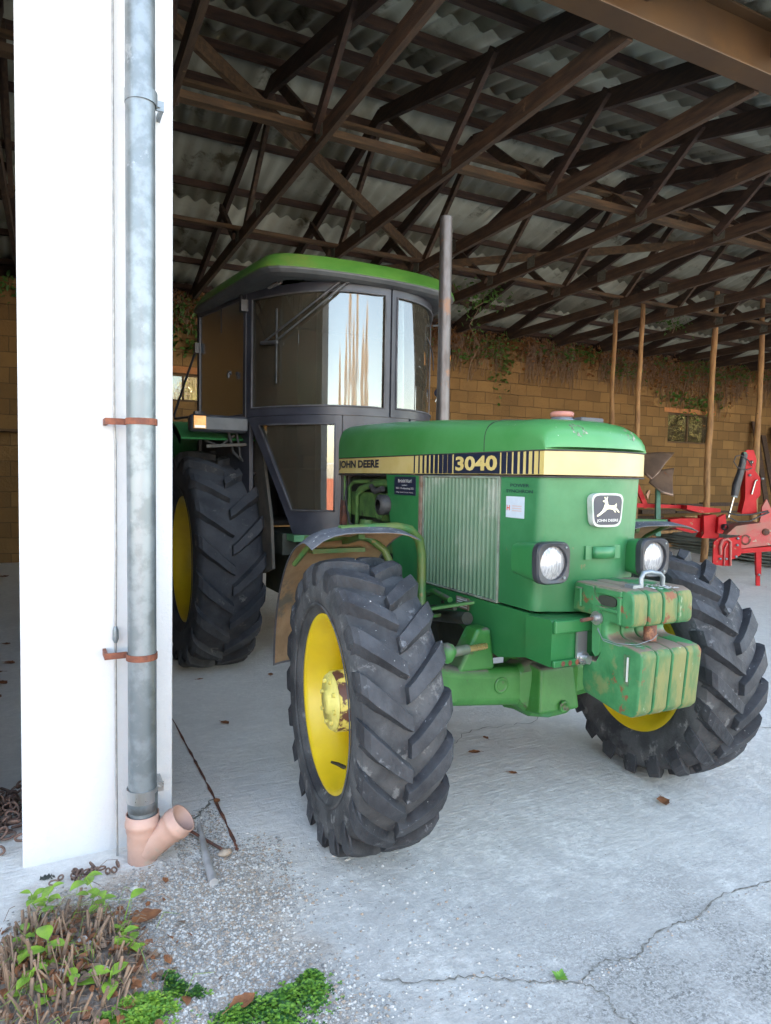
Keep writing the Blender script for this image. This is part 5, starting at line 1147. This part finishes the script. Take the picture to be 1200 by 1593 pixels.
# cut-back shrub
SH=thing('cut_shrub',(.10,2.2,0),'cut-back shrub of short dry stems and fresh green shoots at the lower left','shrub')
rn=random.Random(41); b=MB(); N=30; vs=[]
for j in range(N+1):
    for i in range(N+1):
        x=-.20+.52*i/N; y=1.80+.78*j/N; r_=((x-.06)/.24)**2+((y-2.17)/.34)**2; z=max(-.01,.055*(1-r_))+.016*mnoise.noise(Vector((x*22,y*22,0)))*(1 if r_<1.1 else 0); vs.append((x,y,z-.004))
b.add(vs,[(j*(N+1)+i,j*(N+1)+i+1,(j+1)*(N+1)+i+1,(j+1)*(N+1)+i) for j in range(N) for i in range(N)],0,True); b.build('mulch',soil,SH)
b=MB()
for i in range(330):
    a=rn.uniform(0,6.28); q=rn.random()**.5; x=.025+.25*q*math.cos(a); y=2.17+.32*q*math.sin(a); h=rn.uniform(.03,.10)*(1.1-.4*q); z=.045*(1-q*q); dx=rn.gauss(0,.022)+.02*math.cos(a)*q; dy=rn.gauss(0,.022); r_=rn.choice((.002,.003,.004,.0055))
    b.tube([(x,y,z-.02),(x+dx*.5,y+dy*.5,z+h*.5),(x+dx,y+dy,z+h)],[r_*1.1,r_,r_*.9],5)
for i in range(260):
    x=.06+rn.gauss(0,.11); y=2.17+rn.gauss(0,.15); a=rn.uniform(0,6.28); L=rn.uniform(.03,.11); z=rn.uniform(.02,.06); b.tube([(x,y,z),(x+L*math.cos(a)*.5,y+L*math.sin(a)*.5,z+.012),(x+L*math.cos(a),y+L*math.sin(a),max(.004,z-.01))],.0011,4)
b.build('stems',[twig],SH).__setitem__('kind','stuff'); b=MB()
for i in range(420):
    x=.05+rn.gauss(0,.14); y=2.15+rn.gauss(0,.17); rleaf(b,(x,y,max(.006,.055*(1-((x-.06)/.24)**2-((y-2.17)/.34)**2)+.012)),rn.uniform(.015,.045),rn,rn.choice((0,0,1)),flat=.6)
b.build('leaf_litter',[leafd,twig],SH).__setitem__('kind','stuff')
# green shoots
def shoot(x,y,h,leaves,seed,L=.04,m=leafg):
    L=L*1.3; rn=random.Random(seed); b=MB(); P=[(x,y,.02),(x+rn.gauss(0,.01),y+rn.gauss(0,.01),h*.5),(x+rn.gauss(0,.015),y+rn.gauss(0,.015),h)]; b.tube(P,.0015,5,0)
    for k in range(leaves):
        t=.25+.75*k/max(1,leaves-1); base=Vector(P[0]).lerp(Vector(P[2]),t); a=k*2.4+seed; d=Vector((math.cos(a),math.sin(a),.25)).normalized(); q=Vector((-d.y,d.x,0)); up=Vector((0,0,1)); l=L*rn.uniform(.7,1.15)
        pts=[]; N=6; vs=[]
        for side in (-1,0,1):
            for i in range(N+1):
                s_=i/N; vs.append(base+d*l*s_+q*side*l*.30*math.sin(PI*s_**.85)+up*(abs(side)*.10*l*math.sin(PI*s_)-.25*l*s_*s_))
        b.add(vs,[(j*(N+1)+i,j*(N+1)+i+1,(j+1)*(N+1)+i+1,(j+1)*(N+1)+i) for j in range(2) for i in range(N)],0,True)
    b.build('leafy_shoot',m,SH)
for i,(x,y,h,nl,L) in enumerate(((.02,2.50,.10,7,.045),(-.01,2.53,.08,5,.04),(.155,2.47,.13,6,.05),(.17,2.40,.08,5,.045),(.01,2.20,.12,6,.06),(-.03,2.24,.07,4,.05),(.255,2.30,.10,2,.05),(.235,2.22,.07,4,.04),(.265,2.17,.05,5,.035),(.08,2.03,.08,5,.05),(.18,2.03,.07,4,.055),(-.04,2.10,.09,5,.045),(.12,2.10,.05,3,.04),(.04,2.03,.06,5,.045),(.21,2.28,.05,3,.03),(-.06,2.35,.06,4,.04))): shoot(x,y,h,nl,300+i,L)
b=MB()
for i in range(70):
    x=.07+rn.gauss(0,.12); y=2.18+rn.gauss(0,.16); a=rn.uniform(0,6.28); L=rn.uniform(.05,.12); b.tube([(x,y,.02),(x+.3*L*math.cos(a),y+.3*L*math.sin(a),.02+L*.7),(x+L*math.cos(a),y+L*math.sin(a),.02+L*.6)],[.001,.0008,.0003],3)
b.build('grass_blades',leafg,SH)['kind']='stuff'
for i,(x,y,s_) in enumerate(((.115,2.235,.016),(.09,2.20,.014),(.13,2.215,.012),(.16,2.07,.018),(.05,2.12,.013))): 
    stone('stone',(x,y,.05),(s_,s_*.9,s_*.6),stoneA,['whitish stone in the middle of the cut stems','pale stone just left of the whitish one among the cut stems','small pale stone right of the middle among the cut stems','larger pale stone near the tan oak leaf','small stone low in the cut stems near the bottom edge'][i])
# clover mats
def clover(name,spots,n,L,m,label,seed):
    rn=random.Random(seed); b=MB()
    for i in range(n):
        cx,cy,r_=rn.choice(spots); a=rn.uniform(0,6.28); q=r_*abs(rn.gauss(0,.62)); x=cx+q*math.cos(a)*1.4; y=cy+q*math.sin(a)*.8; z=rn.uniform(.003,.034)*max(.12,1.1-q/r_*.8); l=L*rn.uniform(.45,1.35); t=rn.uniform(0,6.28)
        for k in range(3):
            aa=t+k*2.1; d=Vector((math.cos(aa),math.sin(aa),.15)); qv=Vector((-math.sin(aa),math.cos(aa),0)); p=Vector((x,y,z))
            b.add([p,p+d*l*.5+qv*l*.42+Vector((0,0,.1*l)),p+d*l,p+d*l*.5-qv*l*.42+Vector((0,0,.1*l))],[(0,1,2,3)],rn.choice((0,0,1)))
    b.build(name,m,label=label,kind='stuff')
clover('ground_cover',[(.215,1.955,.055),(.28,1.945,.05),(.16,1.93,.04),(.25,1.90,.07)],1100,.012,[leafp,leafg],'low bright green ground cover at the bottom edge by the cut shrub',51)
clover('ground_cover',[(.56,1.79,.06),(.63,1.80,.055),(.69,1.80,.045),(.48,1.80,.04),(.60,1.74,.08),(.71,1.84,.03)],1700,.012,[leafp,leafk],'wide green clover patch at the bottom edge below the gravel',52)
clover('ground_cover',[(.345,2.00,.022),(.36,1.965,.018),(.40,1.93,.018),(.34,2.03,.012)],200,.011,[leafk,leafp],'small dark green weed tuft on the gravel between the clover patches',53)
SP=thing('weed_sprig',(1.396,1.531,0),'single small green weed growing in the crack of the concrete','weed'); b=MB()
for k in range(9):
    a=k*.7; d=Vector((math.cos(a),math.sin(a),.35)); q=Vector((-math.sin(a),math.cos(a),0)); p=Vector((1.396,1.531,.002)); l=.026*(.8+.3*(k%2)); b.add([p,p+d*l*.6+q*l*.28,p+d*l,p+d*l*.6-q*l*.28],[(0,1,2,3)],0)
b.build('leaves',leafp,SP)
# rusty chain
def chain(name,cx,cy,n,spread,label,seed,zs=.03):
    rn=random.Random(seed); t=thing(name,(cx,cy,0),label,'chain'); b=MB(); k=0
    for i in range(n):
        x=cx+rn.gauss(0,spread[0]); y=cy+rn.gauss(0,spread[1]); z=rn.uniform(.008,zs); u=Vector((rn.gauss(0,1),rn.gauss(0,1),rn.gauss(0,.35))).normalized(); w_=Vector((rn.gauss(0,1),rn.gauss(0,1),rn.gauss(0,.5))).cross(u).normalized(); P=[]
        for j in range(15):
            a=2*PI*j/14; P.append(Vector((x,y,z))+u*math.cos(a)*.026*(1 if n>50 else .6)+w_*math.sin(a)*.015*(1 if n>50 else .6))
        b.tube(P,.0052 if n>50 else .0035,6,0,False)
    b.build('links',chainm,t)['kind']='stuff'
chain('rusty_chain',-.16,3.30,90,(.07,.13),'heap of rusty chain on the floor left of the pillar',61,.07)
chain('rusty_chain',.15,2.70,24,(.035,.022),'loose end of rusty chain on the gravel at the foot of the pillar',62,.02)
b=MB(); 
rn=random.Random(66)
for i in range(40): 
    x=.02+rn.gauss(0,.012); y=2.745+rn.gauss(0,.006); b.add([(x-.004,y,.004),(x+.004,y-.003,.004),(x,y+.004,.012)],[(0,1,2)])
b.build('soot_clump',darkm,loc=(.02,2.745,0),label='small clump of black debris at the left foot of the pillar',cat='debris')
